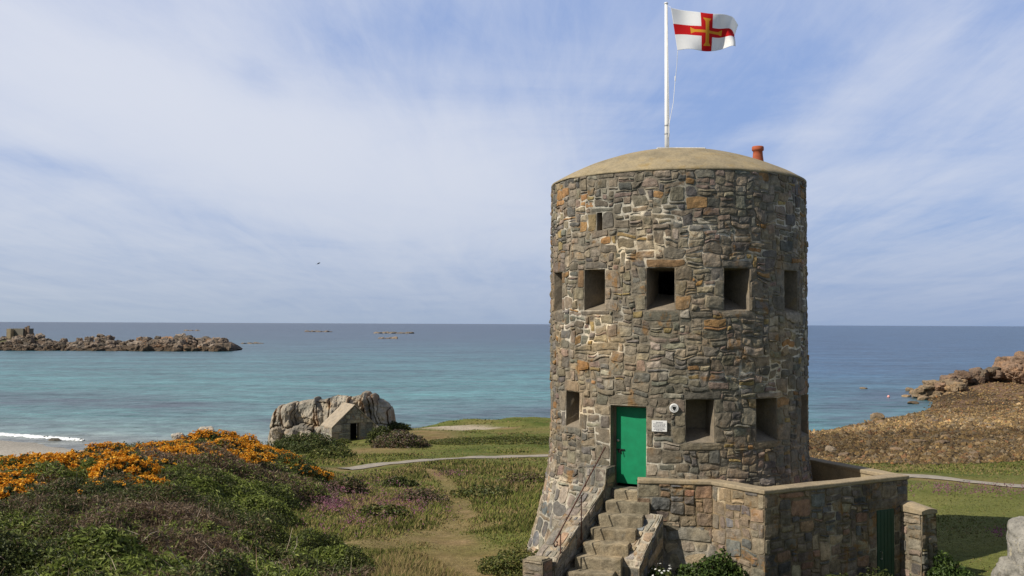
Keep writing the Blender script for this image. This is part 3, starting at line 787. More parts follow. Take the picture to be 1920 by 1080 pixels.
# core below the flight
m = MB(); prof = [(-.3, ZS-.45), (.1, ZS-.45), (2.9, ZS-2.2), (2.9, GZ-.3), (-.3, GZ-.3)]
n = len(prof); m.add([SP(s, t, z) for t in (.02, SW-.02) for s, z in prof], [tuple(range(n)), tuple(range(n, 2*n))[::-1]]+[(i, n+i, n+(i+1) % n, (i+1) % n) for i in range(n)])
m.obj('core', M_NICHE, stair)
def side_wall(name, t0, t1, prof, seed, pal, white):
    """sloping side wall: prof is the top line (s, z) from the tower outwards"""
    parts = []; zb = GZ-.2
    core = MB(); pr = prof+[(prof[-1][0], zb), (prof[0][0], zb)]; n = len(pr); e = .02
    core.add([SP(s, t, z-(e if i < len(prof) else 0)) for t in (t0+e, t1-e) for i, (s, z) in enumerate(pr)],
             [tuple(range(n)), tuple(range(n, 2*n))[::-1]]+[(i, n+i, n+(i+1) % n, (i+1) % n) for i in range(n)])
    core.obj('wall_core', M_NICHE, stair)
    ps = np.array(prof)
    for i in range(len(prof)-1):                                     # the top, slope by slope
        a, b = SP(ps[i, 0], t0, ps[i, 1]), SP(ps[i+1, 0], t0, ps[i+1, 1]); L = np.linalg.norm(b-a)
        if L < .08: continue
        ud = (b-a)/L; nrm = np.cross(ud, st_); nrm = nrm if nrm[2] > 0 else -nrm
        if abs(nrm[2]) < .2: nrm = sd_
        x = stone_panel(planar(a, ud, st_, nrm), 0, L, 0, t1-t0, (), (), seed+i, cell=(.07, .06), pal=pal, white=white, relief=(.002, .02), gap=.012, warp=.03, round_=.25)
        parts += x[:2]
    Ls = ps[-1, 0]-ps[0, 0]; zt = ps[:, 1].max()
    for tt, nd in ((t0, -st_), (t1, st_)):                            # the two faces, squeezed under the slope
        zl = lambda s: np.interp(s, ps[:, 0], ps[:, 1])
        mf = (lambda tt, nd: (lambda u, v, w: L0+(ps[0, 0]+u)[:, None]*sd_+tt*st_+(zb+(v-zb)*(zl(ps[0, 0]+u)-zb)/(zt-zb))[:, None]*up+w[:, None]*nd))(tt, nd)
        x = stone_panel(mf, 0, Ls, zb, zt, (), (), seed+7+int(tt*10), cell=(.09, .08), pal=pal, white=white, relief=(.002, .02), gap=.012, warp=.04)
        parts += x[:2]
    x = stone_panel(planar(SP(ps[-1, 0], t0, 0), st_, up, sd_), 0, t1-t0, zb, ps[-1, 1], (), (), seed+17, cell=(.09, .08), pal=pal, white=white, relief=(.004, .03), gap=.012, warp=.03)
    parts += x[:2]
    V, Fs, C = join(parts); return mk(name, V, Fs, M_STONE, stair, C)
pale = lambda u, v: np.clip(.35*sstep(-.2, .3, fbm(np.stack([u*1.7, v*1.7], -1), 77, 3)), 0, 1)
side_wall('side_wall', -.50, -.02, [(-.05, EYE-2.96), (.36, EYE-2.98), (.44, EYE-3.36), (2.42, EYE-4.42), (2.44, EYE-4.5), (2.48, EYE-4.55)], 210, PAL_BASE, pale)
side_wall('side_wall', SW-.27, SW+.36, [(.30, EYE-3.80), (1.36, EYE-4.52), (1.42, EYE-4.64)], 240, PAL_BASE, pale)
parts = []
pz1 = EYE-4.40; ps0, ps1, pt0, pt1 = 2.5, 2.86, -.50, -.06
for o, u_, n_, L in ((SP(ps1, pt0, 0), st_, sd_, pt1-pt0), (SP(ps0, pt0, 0), sd_, -st_, ps1-ps0), (SP(ps0, pt1, 0), sd_, st_, ps1-ps0)):
    x = stone_panel(planar(o, u_, up, n_), 0, L, GZ-.2, pz1, (), (), 300+int(abs(o[0])*50), cell=(.09, .07), pal=PAL_ANNEX, relief=(.004, .03), gap=.012, warp=.03, mcol=(.3, .25, .18)); parts += x[:2]
x = stone_panel(planar(SP(ps0, pt0, pz1), sd_, st_, up), 0, ps1-ps0, 0, pt1-pt0, (), (), 333, cell=(.12, .11), pal=PAL_ANNEX, relief=(.01, .04), gap=.014, warp=.03); parts += x[:2]
V, Fs, C = join(parts); mk('end_pier', V, Fs, M_STONE, stair, C)
# rusty handrail with two posts and a scrolled end
rail = MB()
r0_ = P(1135, 838, 20.95); r1_ = P(1042, 1012, 19.25)
path = [r0_+(r1_-r0_)*k/8 for k in range(9)]
dlast = (r1_-r0_)/np.linalg.norm(r1_-r0_)
hd = np.array([dlast[0], dlast[1], 0]); hd /= np.linalg.norm(hd)
cc0 = r1_+hd*-.01+up*-.075
for k in range(1, 9):
    w = math.radians(70-38*k); path.append(cc0+(hd*math.cos(w)+up*math.sin(w))*(.078-.004*k))
rail.tube(path, .0135, 8)
hr = rail.obj('handrail', M_RUST, stair, True)
for px, py, d, pyb in ((1090, 928, 20.05, 1012), (1051, 1001, 19.4, 1085)):
    a = P(px, py, d); b = P(px, pyb, d); m = MB(); m.tube([a, (a+b)/2, np.array([a[0], a[1], b[2]])], .012, 8); m.obj('post', M_RUST, stair, True)
# ------------------------------------------------------------------ the lie of the land
def cp(px, d, z):
    q = P(px, 540, d); return (q[0], q[1], EYE+z)
def cg(px, py, d, dz=0.0):
    q = P(px, py, d); return (q[0], q[1], q[2]+dz)
ctrl = [
 # path, meadow and cliff edge in the middle
 cg(870,1080,21.5), cg(830,1005,27), cg(860,940,35.5), cg(850,892,45), cg(800,858,59), cg(700,858,58), cg(680,835,74), cg(655,829,80),
 cg(800,815,85), cg(950,800,95), cg(950,789,104), cg(1020,789,104), cg(760,800,92), cg(720,800,95), cg(640,881,50), cg(980,853,61), cg(980,900,43), cg(700,930,36),
 # round the tower
 cg(985,1030,23.5), (3.87,23.7,EYE-5.4), (4.7,18.0,EYE-5.5), (1.0,18.3,EYE-5.45), (8.6,21.3,EYE-5.55), (4,30,EYE-5.9), (2.5,18.5,EYE-5.5),
 # lawn and shingle on the right
 cg(1850,1080,22), cg(1800,1000,27), cg(1800,930,36), cg(1800,899,42), cg(1720,893,43), cg(1800,875,50), cg(1905,906,41),
 cg(1650,872,54), cg(1900,863,55), cg(1900,820,78), cg(1750,820,80), cg(1600,840,75), cg(1520,812,105), cg(1640,790,121), cg(1750,780,114), cg(1900,772,120),
 cg(1900,730,165), cg(1820,728,168), cg(1745,745,160), cg(1850,708,182), cp(1800,206,-13.2), cp(1900,222,-13.2), cp(2300,150,-7), cp(2300,60,-6.5), cp(2300,30,-5), cp(2500,260,-13.2),
 cp(1510,122,-13.2), cp(1640,140,-13), cp(1710,152,-12.6), cp(1690,172,-13.4), cp(1300,110,-10.6), cp(1300,126,-13.2), cp(1510,150,-13.5), cp(1600,210,-13.5), cp(1300,80,-9.1), cp(1300,50,-7.4),
 cp(950,113,-11.0), cp(950,126,-13.2), cp(740,108,-11.7), cp(740,122,-13.4), cp(600,98,-10.6), cp(600,112,-13.2), cp(560,88,-9.7), cp(500,95,-11.9), cp(1100,104,-10),
 # the bank on the left
 cg(400,800,38,-.85), cg(250,819,36,-.8), cg(150,836,33,-.75), cg(0,853,30,-.7), cg(530,832,42,-.75), cp(590,43,-6.4), cp(620,43,-6.55),
 cp(400,55,-7.7), cp(400,75,-10.4), cp(400,95,-12.4), cp(200,50,-7.6), cp(200,70,-10.7), cp(200,85,-11.3), cp(100,93,-11.45), cp(0,80,-10.9), cp(0,98,-11.4), cp(0,118,-12.6), cp(200,112,-13), cp(-300,60,-8.6), cp(-300,100,-11.5), cp(-300,130,-13),
 cp(520,62,-8.2), cp(470,75,-9.6),
 cp(0,12,-3.1), cp(300,12.5,-3.3), cg(300,950,20,-.4), cg(0,960,20,-.4), cp(600,14.5,-4.05), cp(600,21,-4.8), cp(700,24,-5.1), cp(480,28,-5.0), cp(560,34,-5.7), cp(-400,20,-3.6), cp(-400,35,-5),
 cg(770,1045,17.8,-.3), cp(905,18,-5.15), cp(680,19.5,-4.75), cp(600,10,-3.1), cp(960,10,-3.6), cp(960,2,-1.9), cp(0,4,-2.1), cp(1900,4,-2.2),
 cp(1930,15.5,-4.35), cp(1760,16.5,-5.1), cp(1400,14,-4.7), cp(1400,8,-3.4), cp(1200,16,-5.3), cp(2400,16,-4.2),
 cp(400,150,-13.5), cp(900,190,-13.5), cp(1300,200,-13.5), cp(0,220,-13.5), cp(-500,250,-13.5), cp(1000,330,-13.5), cp(1700,330,-13.5), cp(2500,340,-13.5), cp(300,330,-13.5),
]
ctrl = np.array(ctrl)
def warp_xy(x, y):
    y = np.maximum(y, 1.0); return np.stack([np.asarray(x)/y*3.0, np.log(y)], -1)
def tps_k(r2): return np.where(r2 > 0, r2*np.log(np.maximum(r2, 1e-12)), 0)*.5
cq = warp_xy(ctrl[:, 0], ctrl[:, 1]); nC = len(cq)
r2 = ((cq[:, None]-cq[None])**2).sum(-1); Kmat = tps_k(r2)+np.eye(nC)*.004
Pm = np.concatenate([np.ones((nC, 1)), cq], 1)
Am = np.zeros((nC+3, nC+3)); Am[:nC, :nC] = Kmat; Am[:nC, nC:] = Pm; Am[nC:, :nC] = Pm.T
sol = np.linalg.solve(Am, np.concatenate([ctrl[:, 2], np.zeros(3)]))
def ground0(x, y):
    x = np.asarray(x, float); y = np.asarray(y, float); sh = x.shape
    q = warp_xy(x.ravel(), y.ravel()); out = np.empty(len(q))
    for i in range(0, len(q), 20000):
        b = q[i:i+20000]; r2 = ((b[:, None]-cq[None])**2).sum(-1)
        out[i:i+20000] = tps_k(r2)@sol[:nC]+sol[nC]+b@sol[nC+1:]
    return out.reshape(sh)
def ground(x, y):
    x = np.asarray(x, float); y = np.asarray(y, float)
    z = ground0(x, y)
    k = np.clip(y/40, .3, 2.0)
    q = np.stack([x, y], -1)
    z = z+.10*k*fbm(q*.22, 3, 3)+.045*fbm(q*.9, 4, 3)
    far = sstep(88, 97, y)*sstep(118, 106, y)*sstep(-14, -6, x)*sstep(14, 4, x)
    z = z+far*.85*np.maximum(vnoise(q*np.array([.16, .35]), 77), -.2)            # low humps along the cliff edge
    return z
def hit(px, py, d0=6.0, d1=230.0, h=0.0):
    """ground point seen at a photo pixel"""
    d = np.exp(np.linspace(math.log(d0), math.log(d1), 900)); a = P(px, py, 1.0)-np.array([0, 0, EYE])
    z = ground(a[0]*d, d)+h; zr = EYE+a[2]*d
    k = np.nonzero(zr < z)[0]
    k = k[0] if len(k) else len(d)-1
    return np.array([a[0]*d[k], d[k], z[k]-h])
def poly_dist(x, y, pts):
    d = np.full(np.shape(x), 1e9)
    for (ax, ay), (bx, by) in zip(pts[:-1], pts[1:]):
        vx, vy = bx-ax, by-ay; L = vx*vx+vy*vy+1e-9
        t = np.clip(((x-ax)*vx+(y-ay)*vy)/L, 0, 1)
        d = np.minimum(d, np.hypot(x-ax-t*vx, y-ay-t*vy))
    return d
def inside(x, y, poly):
    c = np.zeros(np.shape(x), bool); n = len(poly)
    for i in range(n):
        (ax, ay), (bx, by) = poly[i], poly[(i+1) % n]
        t = ((ay > y) != (by > y)) & (x < (bx-ax)*(y-ay)/(by-ay+1e-12)+ax); c ^= t
    return c
def sdist(x, y, poly):
    d = poly_dist(x, y, list(poly)+[poly[0]]); return np.where(inside(x, y, poly), d, -d)
def wl(pix): return [tuple(hit(px, py)[:2]) for px, py in pix]

# worn earth: trails (a line and its half width in metres)
T_MAIN = (wl([(930,1080), (860,1040), (835,1008), (868,965), (856,930), (838,905), (800,880)]), [1.2, .85, .75, .5, .36, .32, .28])
T_LEFT = (wl([(690,1020), (760,1012), (830,1000), (920,985)]), .8)
T_HUT = (wl([(640,850), (690,848), (740,838), (800,826), (812,808)]), 2.3)
T_EDGE = (wl([(770,803), (860,803), (950,803)]), 1.2)
T_ROCK = (wl([(560,818), (600,812), (615,838)]), .7)
def trail(x, y, t):
    pts, w = t
    if np.ndim(w) == 0: return sstep(1.5, .35, poly_dist(x, y, pts)/w)
    r = 0
    for i in range(len(pts)-1): r = np.maximum(r, sstep(1.5, .35, poly_dist(x, y, pts[i:i+2])/((w[i]+w[i+1])/2)))
    return r
PATH = wl([(626,881), (680,876), (760,868), (840,861), (930,857), (1020,853)])
PATH_R = wl([(1700,893), (1760,899), (1830,905), (1920,911), (2060,922)])
MIDP = [(lerp(PATH[-1][0], PATH_R[0][0], t), lerp(PATH[-1][1], PATH_R[0][1], t)) for t in (.25, .5, .75)]
PATHLINE = PATH+MIDP+PATH_R
# scrub on the near bank; a second clump of bramble in front; a grassy hump beside it
SCRUB = [(-34, 34), (-22, 35), (-15.5, 35.5), (-12.6, 37.5), (-10.5, 40.5), (-9.0, 43.5)]+wl([(602,885), (598,930), (566,965), (548,1000), (480,1030), (470,1085)])+[(-3.2, 7), (-2, 4), (-30, 4)]
FRONT = wl([(485,1080), (500,1040), (560,1022), (630,1024), (668,1050), (690,1085)])+[(-1.9, 8), (-4, 8)]
def m_scrub(x, y):
    w = .8*vnoise(np.stack([x*.7, y*.7], -1), 9)
    return sstep(-.5, .7, sdist(x, y, SCRUB)+w)
def m_front(x, y): return sstep(-.3, .4, sdist(x, y, FRONT)+.3*vnoise(np.stack([x*1.3, y*1.3], -1), 9))
SHORE_R = [(13.5, 66)]+wl([(1640,866), (1760,866), (1920,862)])+[(60, 60), (140, 150), (140, 260), (50, 230), (16, 140)]
def m_shingle(x, y):
    return np.where(x > 5, sstep(-2.0, 2.0, sdist(x, y, SHORE_R)+2.2*vnoise(np.stack([x*.22, y*.22], -1), 21)), 0)
def m_sand(x, y):
    return sstep(50, 66, y)*sstep(-14, -24, x)
def m_dirt(x, y):
    q = np.stack([x, y], -1)
    r = np.zeros(np.shape(x))
    for t, a in ((T_MAIN, .85), (T_LEFT, .75), (T_HUT, .95), (T_EDGE, .9), (T_ROCK, .9)): r = np.maximum(r, a*trail(x, y, t))
    dx, dy = poly_dist(x, y, PATHLINE), 0
    r = np.maximum(r, .8*sstep(1.6, .4, dx))
    r = r*(.76+.5*fbm(q*.9, 15, 3))
    p = sstep(.30, .6, fbm(q*np.array([.16, .11]), 18, 3))*sstep(28, 60, y)*.7
    return np.clip(np.maximum(r, p*(1-m_shingle(x, y))), 0, 1)

def ground_col(x, y):
    q = np.stack([x, y], -1)
    n1_ = fbm(q*.35, 31, 4); n2_ = fbm(q*1.7, 32, 3)
    g = lerp(np.array([.078, .100, .024]), np.array([.160, .158, .048]), np.clip(.5+.9*n1_, 0, 1)[..., None])
    st = sstep(.0, .5, fbm(q*np.array([.25, .4]), 33, 4))*sstep(24, 50, y)
    g = lerp(g, np.array([.20, .145, .06]), (.5*st)[..., None])
    d = lerp(np.array([.16, .110, .048]), np.array([.27, .185, .098]), np.clip(.5+.8*n2_+.3*n1_, 0, 1)[..., None])
    c = lerp(g, d, m_dirt(x, y)[..., None])
    pale_ = sstep(.15, .5, vnoise(q*np.array([.12, .6]), 36))*trail(x, y, T_EDGE)
    c = lerp(c, np.array([.40, .34, .27]), (pale_*.8)[..., None])
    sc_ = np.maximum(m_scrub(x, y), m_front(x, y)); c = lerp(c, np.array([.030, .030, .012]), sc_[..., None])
    sh = lerp(np.array([.075, .052, .03]), np.array([.045, .032, .022]), np.clip(.5+n2_, 0, 1)[..., None])
    far_ = sstep(112, 150, y)[..., None]*sstep(-.3, .3, vnoise(q*.09, 38))[..., None]; sh = lerp(sh, np.array([.175, .11, .07]), far_)
    c = lerp(c, sh, m_shingle(x, y)[..., None])
    sd2 = lerp(np.array([.40, .36, .30]), np.array([.30, .275, .235]), sstep(80, 95, y)[..., None])
    return lerp(c, sd2, m_sand(x, y)[..., None])

na, nd = 760, 620
ta_ = np.linspace(-1.0, 1.0, na); ta_ = .62*ta_+.55*ta_**3
dd = np.exp(np.linspace(math.log(1.6), math.log(330), nd))
gt, gd = np.meshgrid(ta_, dd); gx = gt*gd; gy = gd
gz = ground(gx, gy)
jj, ii = np.meshgrid(np.arange(nd-1), np.arange(na-1), indexing='ij'); jj = jj.ravel(); ii = ii.ravel()
gf = np.stack([jj*na+ii, jj*na+ii+1, (jj+1)*na+ii+1, (jj+1)*na+ii], -1)
M_GROUND, T, b = mat_base('turf_and_earth', 0.95, 0.05)
co = obj_co(T); c = T.mix(1.0, attr(T), T.ramp(T.noise(co, 7, 5, .7), [(.3, .65), (.7, 1.4)]), 'MULTIPLY')
c = T.mix(1.0, c, T.ramp(T.noise(co, 45, 4, .7), [(.3, .7), (.7, 1.35)]), 'MULTIPLY')
T.l.new(c, b.inputs['Base Color']); bump(T, b, T.noise(co, 20, 5, .7), .7, .05)
grd = mk('ground', np.stack([gx, gy, gz], -1).reshape(-1, 3), gf, M_GROUND, None, ground_col(gx, gy).reshape(-1, 3), True)
tag(grd, kind='structure')

# gravel footpath, a ribbon laid on the turf
def ribbon(line, w, lift, seed):
    pts = []; 
    for (ax, ay), (bx, by) in zip(line[:-1], line[1:]):
        L = math.hypot(bx-ax, by-ay); n = max(2, int(L/.5))
        pts += [(ax+(bx-ax)*k/n, ay+(by-ay)*k/n) for k in range(n)]
    pts.append(line[-1]); pts = np.array(pts)
    ker = np.ones(9)/9; pad = np.pad(pts, ((4, 4), (0, 0)), 'edge'); pts = np.stack([np.convolve(pad[:, k], ker, 'valid') for k in (0, 1)], -1)
    t = np.gradient(pts, axis=0); t /= np.linalg.norm(t, axis=1)[:, None]; nrm = np.stack([-t[:, 1], t[:, 0]], -1)
    m = len(pts); s = np.arange(m)*.5
    wl_ = w*(1+.28*vnoise(np.stack([s*.35, s*0], -1), seed)); wr_ = w*(1+.28*vnoise(np.stack([s*.35, s*0+9], -1), seed+1))
    V = []
    for k in range(7):
        a = k/6*2-1; q = pts+nrm*np.where(a < 0, wl_*a, wr_*a)[:, None]
        V.append(np.stack([q[:, 0], q[:, 1], ground(q[:, 0], q[:, 1])+lift-.03*(abs(a) > .9)], -1))
    V = np.stack(V, 1).reshape(-1, 3)
    f = np.array([(i*7+k, i*7+k+1, (i+1)*7+k+1, (i+1)*7+k) for i in range(m-1) for k in range(6)])
    return V, f
M_PATH = mat_cement('gravel', (.30, .265, .215), 0, .95)
V, f = ribbon(PATHLINE, .55, .06, 3)
tag(mk('path', V, f, M_PATH, None, None, True), kind='structure')

# ------------------------------------------------------------------ the sea
ns_, nds = 420, 520
ts = np.linspace(-1, 1, ns_); ts = .75*ts+.9*ts**3
ds = np.exp(np.linspace(math.log(55), math.log(60000), nds))
sx, sy = np.meshgrid(ts, ds); sxx = sx*sy
q = np.stack([sxx, sy], -1)
lq = np.stack([sx*7, np.log(sy)*7], -1)
a_ = np.log(sy)+.10*fbm(np.stack([sx*5, np.log(sy)*9], -1), 4, 3)+.42*sstep(-.05, .30, sx)-.05*sstep(-.2, -.5, sx)
def stops(v, tab):
    xs = [math.log(t[0]) for t in tab]; return np.stack([np.interp(v, xs, [t[1][k] for t in tab]) for k in range(3)], -1)
sc = stops(a_, [(80, (.27, .28, .25)), (96, (.25, .285, .265)), (106, (.15, .235, .235)), (125, (.085, .215, .22)), (190, (.066, .205, .215)), (300, (.055, .165, .19)), (450, (.048, .125, .165)), (800, (.040, .085, .135)), (3000, (.030, .062, .115)), (60000, (.028, .058, .11))])
weed = np.zeros(sx.shape)
def wpatch(px, py, wx, wy, amp):
    y0 = -EYE/((P(px, py, 1.0)[2]-EYE)); x0 = P(px, py, 1)[0]
    return amp*np.exp(-((sx-x0)/(wx/F))**2-((EYE/sy-EYE/y0)/(wy/F))**2)
for w_ in [(120,752,260,16,.95), (330,765,110,11,.7), (850,772,190,13,.85), (560,790,160,10,.5), (1600,770,130,34,.75), (1680,745,80,22,.5), (250,655,300,9,.3), (60,795,120,6,.4), (1150,770,180,16,.7)]: weed = weed+wpatch(*w_)
weed = np.clip(weed*(.75+.9*fbm(np.stack([sx*22, np.log(sy)*40], -1), 6, 4)), 0, 1)
sc = lerp(sc, np.array([.055, .062, .085]), (weed*.85)[..., None])
rt_ = sstep(.02, .26, sx)*sstep(110, 260, sy); sc = lerp(sc, np.array([.036, .098, .205]), (.75*rt_)[..., None])
sc = sc*np.array([.80, .755, .715])*(1+.16*fbm(np.stack([sx*9, np.log(sy)*30], -1), 16, 3))[..., None]
jj, ii = np.meshgrid(np.arange(nds-1), np.arange(ns_-1), indexing='ij'); jj = jj.ravel(); ii = ii.ravel()
sf = np.stack([jj*ns_+ii, jj*ns_+ii+1, (jj+1)*ns_+ii+1, (jj+1)*ns_+ii], -1)
M_SEA, T, b = mat_base('sea_water', 0.30, 0.16)
co = obj_co(T)
def wv(scale, sx_, sy_, det=3):
    m_ = T.new('ShaderNodeMapping'); T.l.new(co, m_.inputs[0]); m_.inputs['Scale'].default_value = (sx_, sy_, 1); m_.inputs['Rotation'].default_value = (0, 0, math.radians(7))
    return T.noise(m_.outputs[0], scale, det, .6, .3)
h = T.math('ADD', T.math('MULTIPLY', wv(.9, .75, 1, 3), .30), T.math('ADD', T.math('MULTIPLY', wv(.22, .6, 1, 4), .9), T.math('MULTIPLY', wv(.05, .35, 1, 5), 2.2)))
bump(T, b, h, .9, 1.0)
tex = T.math('ADD', T.math('MULTIPLY', wv(.42, .7, 1, 5), .55), T.math('MULTIPLY', wv(.06, .5, 1, 6), .45))
c = T.mix(1.0, attr(T), T.ramp(tex, [(.36, .36), (.5, 1.0), (.64, 1.8)]), 'MULTIPLY')
T.l.new(c, b.inputs['Base Color'])
sea = mk('sea', np.stack([sxx, sy, 0*sx], -1).reshape(-1, 3), sf, M_SEA, None, sc.reshape(-1, 3), True)
tag(sea, kind='structure')
# the little breaking wave on the sand
fo = MB(); line = [P(px, py, 1.0) for px, py in [(-80, 811), (0, 815), (50, 818.5), (100, 822), (140, 825), (158, 826.5)]]
pts = []
for q_ in line:
    a = q_-np.array([0, 0, EYE]); d = -EYE/a[2]; pts.append(np.array([a[0]*d, a[1]*d, 0]))
pts = np.array(pts); tt = np.linspace(0, len(pts)-1, 120); pp = np.stack([np.interp(tt, range(len(pts)), pts[:, k]) for k in range(3)], -1)
V = []
for i, q_ in enumerate(pp):
    w = .6*(.35+.75*abs(vnoise(np.array([[i*.22, 1.0]]), 5)[0])+.5*abs(vnoise(np.array([[i*.9, 4.0]]), 5)[0]))*(1-.6*(i/119)**3)
    for k, (oy, oz) in enumerate(((-1.5, .015), (-.6, .10), (.2, .20), (.8, .10), (1.2, .01))):
        V.append(q_+np.array([0, oy*w+.25*vnoise(np.array([[i*.8, k*2.0]]), 6)[0], oz]))
f = np.array([(i*5+k, (i+1)*5+k, (i+1)*5+k+1, i*5+k+1) for i in range(119) for k in range(4)])
M_FOAM = mat_paint('foam', (.78, .80, .80), .9, .15, .1)
tag(mk('sea_foam', V, f[:, ::-1].copy(), M_FOAM, None, None, True), 'thin white line of foam where the sea meets the sand', 'foam', kind='stuff')
# ------------------------------------------------------------------ rocks, the hut, the reef
def rocks_obj(name, parts, mat, label, cat, group=None, smooth=False):
    V, Fs, C = join(parts); o = mk(name, V, Fs, mat, None, C, smooth); return tag(o, label, cat, group)
GRANITE = (.36, .315, .255)
def rough_rock(*a, **k): return rock(*a, **k)

# the big fissured outcrop behind the hut: a row of upright slabs over a lower ledge
rs = np.random.default_rng(21)
outl = [(500, 815), (504, 795), (510, 776), (520, 762), (545, 755), (570, 750), (600, 746), (618, 743), (626, 738), (640, 741), (650, 743), (664, 738), (674, 739), (690, 744), (706, 751), (717, 761), (724, 776), (728, 800), (729, 815)]
ox = np.array([o[0] for o in outl]); oy = np.array([o[1] for o in outl])
DR = 86.0
nu_, nv_ = 260, 120
pxs = np.linspace(500.5, 728.5, nu_); zb_ = P(610, 832, DR)[2]
topz = np.array([P(a, b, DR)[2] for a, b in zip(pxs, np.interp(pxs, ox, oy))]); Xr = np.array([P(a, 800, DR)[0] for a in pxs])
tv = np.linspace(0, 1, nv_)
U, Vv = np.meshgrid(np.arange(nu_), tv); xx = Xr[U]; hgt = (topz-zb_)[U]
endf = np.sqrt(np.clip(1-((xx-Xr.mean())/((Xr[-1]-Xr[0])*.5))**2, 0, 1))
aa = np.pi*Vv; ca_ = np.sign(np.cos(aa))*np.abs(np.cos(aa))**.55; sa_ = np.abs(np.sin(aa))**.62
yy = -(.5+1.9*endf**.6)*ca_; zz = sa_*hgt
q_ = np.stack([xx, zz], -1)
# upright joints, leaning a little and wandering, of uneven spacing; a level joint near half height
jx = []; a = Xr[0]
while a < Xr[-1]: a += rs.choice([.22, .4, .75, 1.3], p=[.3, .25, .25, .2])*rs.uniform(.7, 1.3); jx.append(a)
jx = np.array(jx); ledge = .44*hgt+.25*vnoise(np.stack([xx*.8, 0*xx], -1), 4)
lower = zz < ledge
xj = xx+.22*vnoise(q_*1.3, 11)+.05*vnoise(q_*4, 12)+.10*(zz-1.5)+np.where(lower, .37, 0)
idx = np.searchsorted(jx[:-1], xj.ravel()).reshape(xj.shape); idx = np.where(lower, idx//2+60, idx)
near = np.abs(xj[..., None]-jx[None, None]); near = np.where(lower[..., None] & (np.arange(len(jx)) % 2 == 0), 9, near).min(-1)
offs = rs.uniform(-.30, .36, 200)[idx]; tilt = rs.uniform(-.9, .9, 200)[idx]; tl2 = rs.uniform(-.28, .28, 200)[idx]; tops = rs.uniform(-.22, .16, 200)[idx]
disp = offs+tilt*near+tl2*(zz-1.4)-.38*np.exp(-(near/.04)**2)-.28*np.exp(-((zz-ledge)/.07)**2)+.16*lower
row = np.floor((zz+rs.uniform(0, 1.2, 200)[idx]+.25*vnoise(q_*1.7, 23))/1.15).astype(int)
blk = rs.uniform(-.2, .2, 4000)[(idx*17+row*5) % 4000]; fr_ = np.abs(((zz+rs.uniform(0, 1.2, 200)[idx])/1.15) % 1-.5)
disp = disp+blk+.22*fbm(np.stack([xx*1.4, yy, zz*1.4], -1), 13, 4)-.30*np.abs(fbm(np.stack([xx*2.4, zz*1.6, yy], -1), 14, 4))+.10*vnoise(np.stack([xx*7, zz*4, yy], -1), 19)
front_ = sstep(.2, -.3, yy/2.4)
yy2 = yy-disp*(.25+.75*front_)*np.where(Vv > .02, 1, .3); zz2 = zz+(disp*.2+tops)*sa_**4
turn = np.maximum(xx-P(654, 800, DR)[0], 0)*1.15                 # the right end swings back, away from the sun
Vk = np.stack([xx, DR+1.2+yy2+turn, zb_+zz2], -1).reshape(-1, 3)
jj, ii = np.meshgrid(np.arange(nv_-1), np.arange(nu_-1), indexing='ij'); jj = jj.ravel(); ii = ii.ravel()
fk = np.stack([jj*nu_+ii, jj*nu_+ii+1, (jj+1)*nu_+ii+1, (jj+1)*nu_+ii], -1)
ck = np.array([.325, .29, .235])*(1+.3*fbm(np.stack([xx, yy, zz], -1)*1.1, 15, 4)[..., None])*rs.uniform(.85, 1.12, 200)[idx][..., None]
rusty = np.exp(-(near/.10)**2)*sstep(-.2, .4, vnoise(q_*1.1, 17)); ck = lerp(ck, np.array([.26, .145, .07]), (.75*rusty)[..., None])
ck = lerp(ck, np.array([.115, .105, .09]), (.7*sstep(.1, .45, fbm(q_*.9+4, 18, 3)))[..., None])
parts = [(Vk, fk, ck.reshape(-1, 3))]
for xm, ym, w, h in ((700, 808, .6, .6), (520, 812, .7, .6), (545, 815, .8, .6), (572, 815, .6, .5)):
    parts.append(rock(P(xm, ym, DR-1.6), (w*.8, .9, h*.8), int(xm), 12, 5, .2, 1.4, rotz(.3), (.25, .22, .18), .3, 6))
rocks_obj('rock_outcrop', parts, M_ROCK, 'large fissured granite outcrop rising behind the small stone hut', 'rock')

# watch-house hut
HD = 80.0
hut_th = math.radians(30)
hn = np.array([math.sin(hut_th), -math.cos(hut_th), 0]); ht_ = np.array([math.cos(hut_th), math.sin(hut_th), 0])
h0 = P(622, 831, HD); HWID, HL = 3.75, 2.5
hz0 = h0[2]-.25; eav = P(622, 803, HD)[2]; rid = P(663, 761, HD+1.0)[2]
hut = thing('stone_hut', h0+ht_*HWID/2-hn*HL/2, 'small gabled stone hut with a dark doorway built against the big rock', 'hut')
def gabf(w0, w1):
    """height of the gable at a distance along the front"""
    return lambda u: rid-(rid-eav)*np.abs(u-HWID/2)/(HWID/2)
PAL_HUT = [((.21, .19, .155), 30), ((.26, .23, .18), 20), ((.16, .15, .13), 15), ((.28, .22, .16), 10)]
fp = lambda u, v, w: np.array([h0[0], h0[1], 0])+u[:, None]*ht_+v[:, None]*up+w[:, None]*hn
ddo = HWID*.40, HWID*.40+.82
front = stone_panel(fp, 0, HWID, hz0, rid, [(ddo[0], ddo[1], hz0, hz0+1.75)], [(ddo[0]-.25, ddo[1]+.25, hz0+1.75, hz0+2.0)], 501, cell=(.14, .11), pal=PAL_HUT, mcol=(.24, .21, .165), gap=.006, warp=.05)
def clip_gable(part):
    V, f, C = part; u = (V-h0)@ht_; g = rid-(rid-eav)*np.abs(u-HWID/2)/(HWID/2)-.03
    V = V.copy(); V[:, 2] = np.minimum(V[:, 2], g); return V, f, C
sl = lambda u, v, w: np.array([h0[0], h0[1], 0])-(HL-u)[:, None]*hn+v[:, None]*up-w[:, None]*ht_
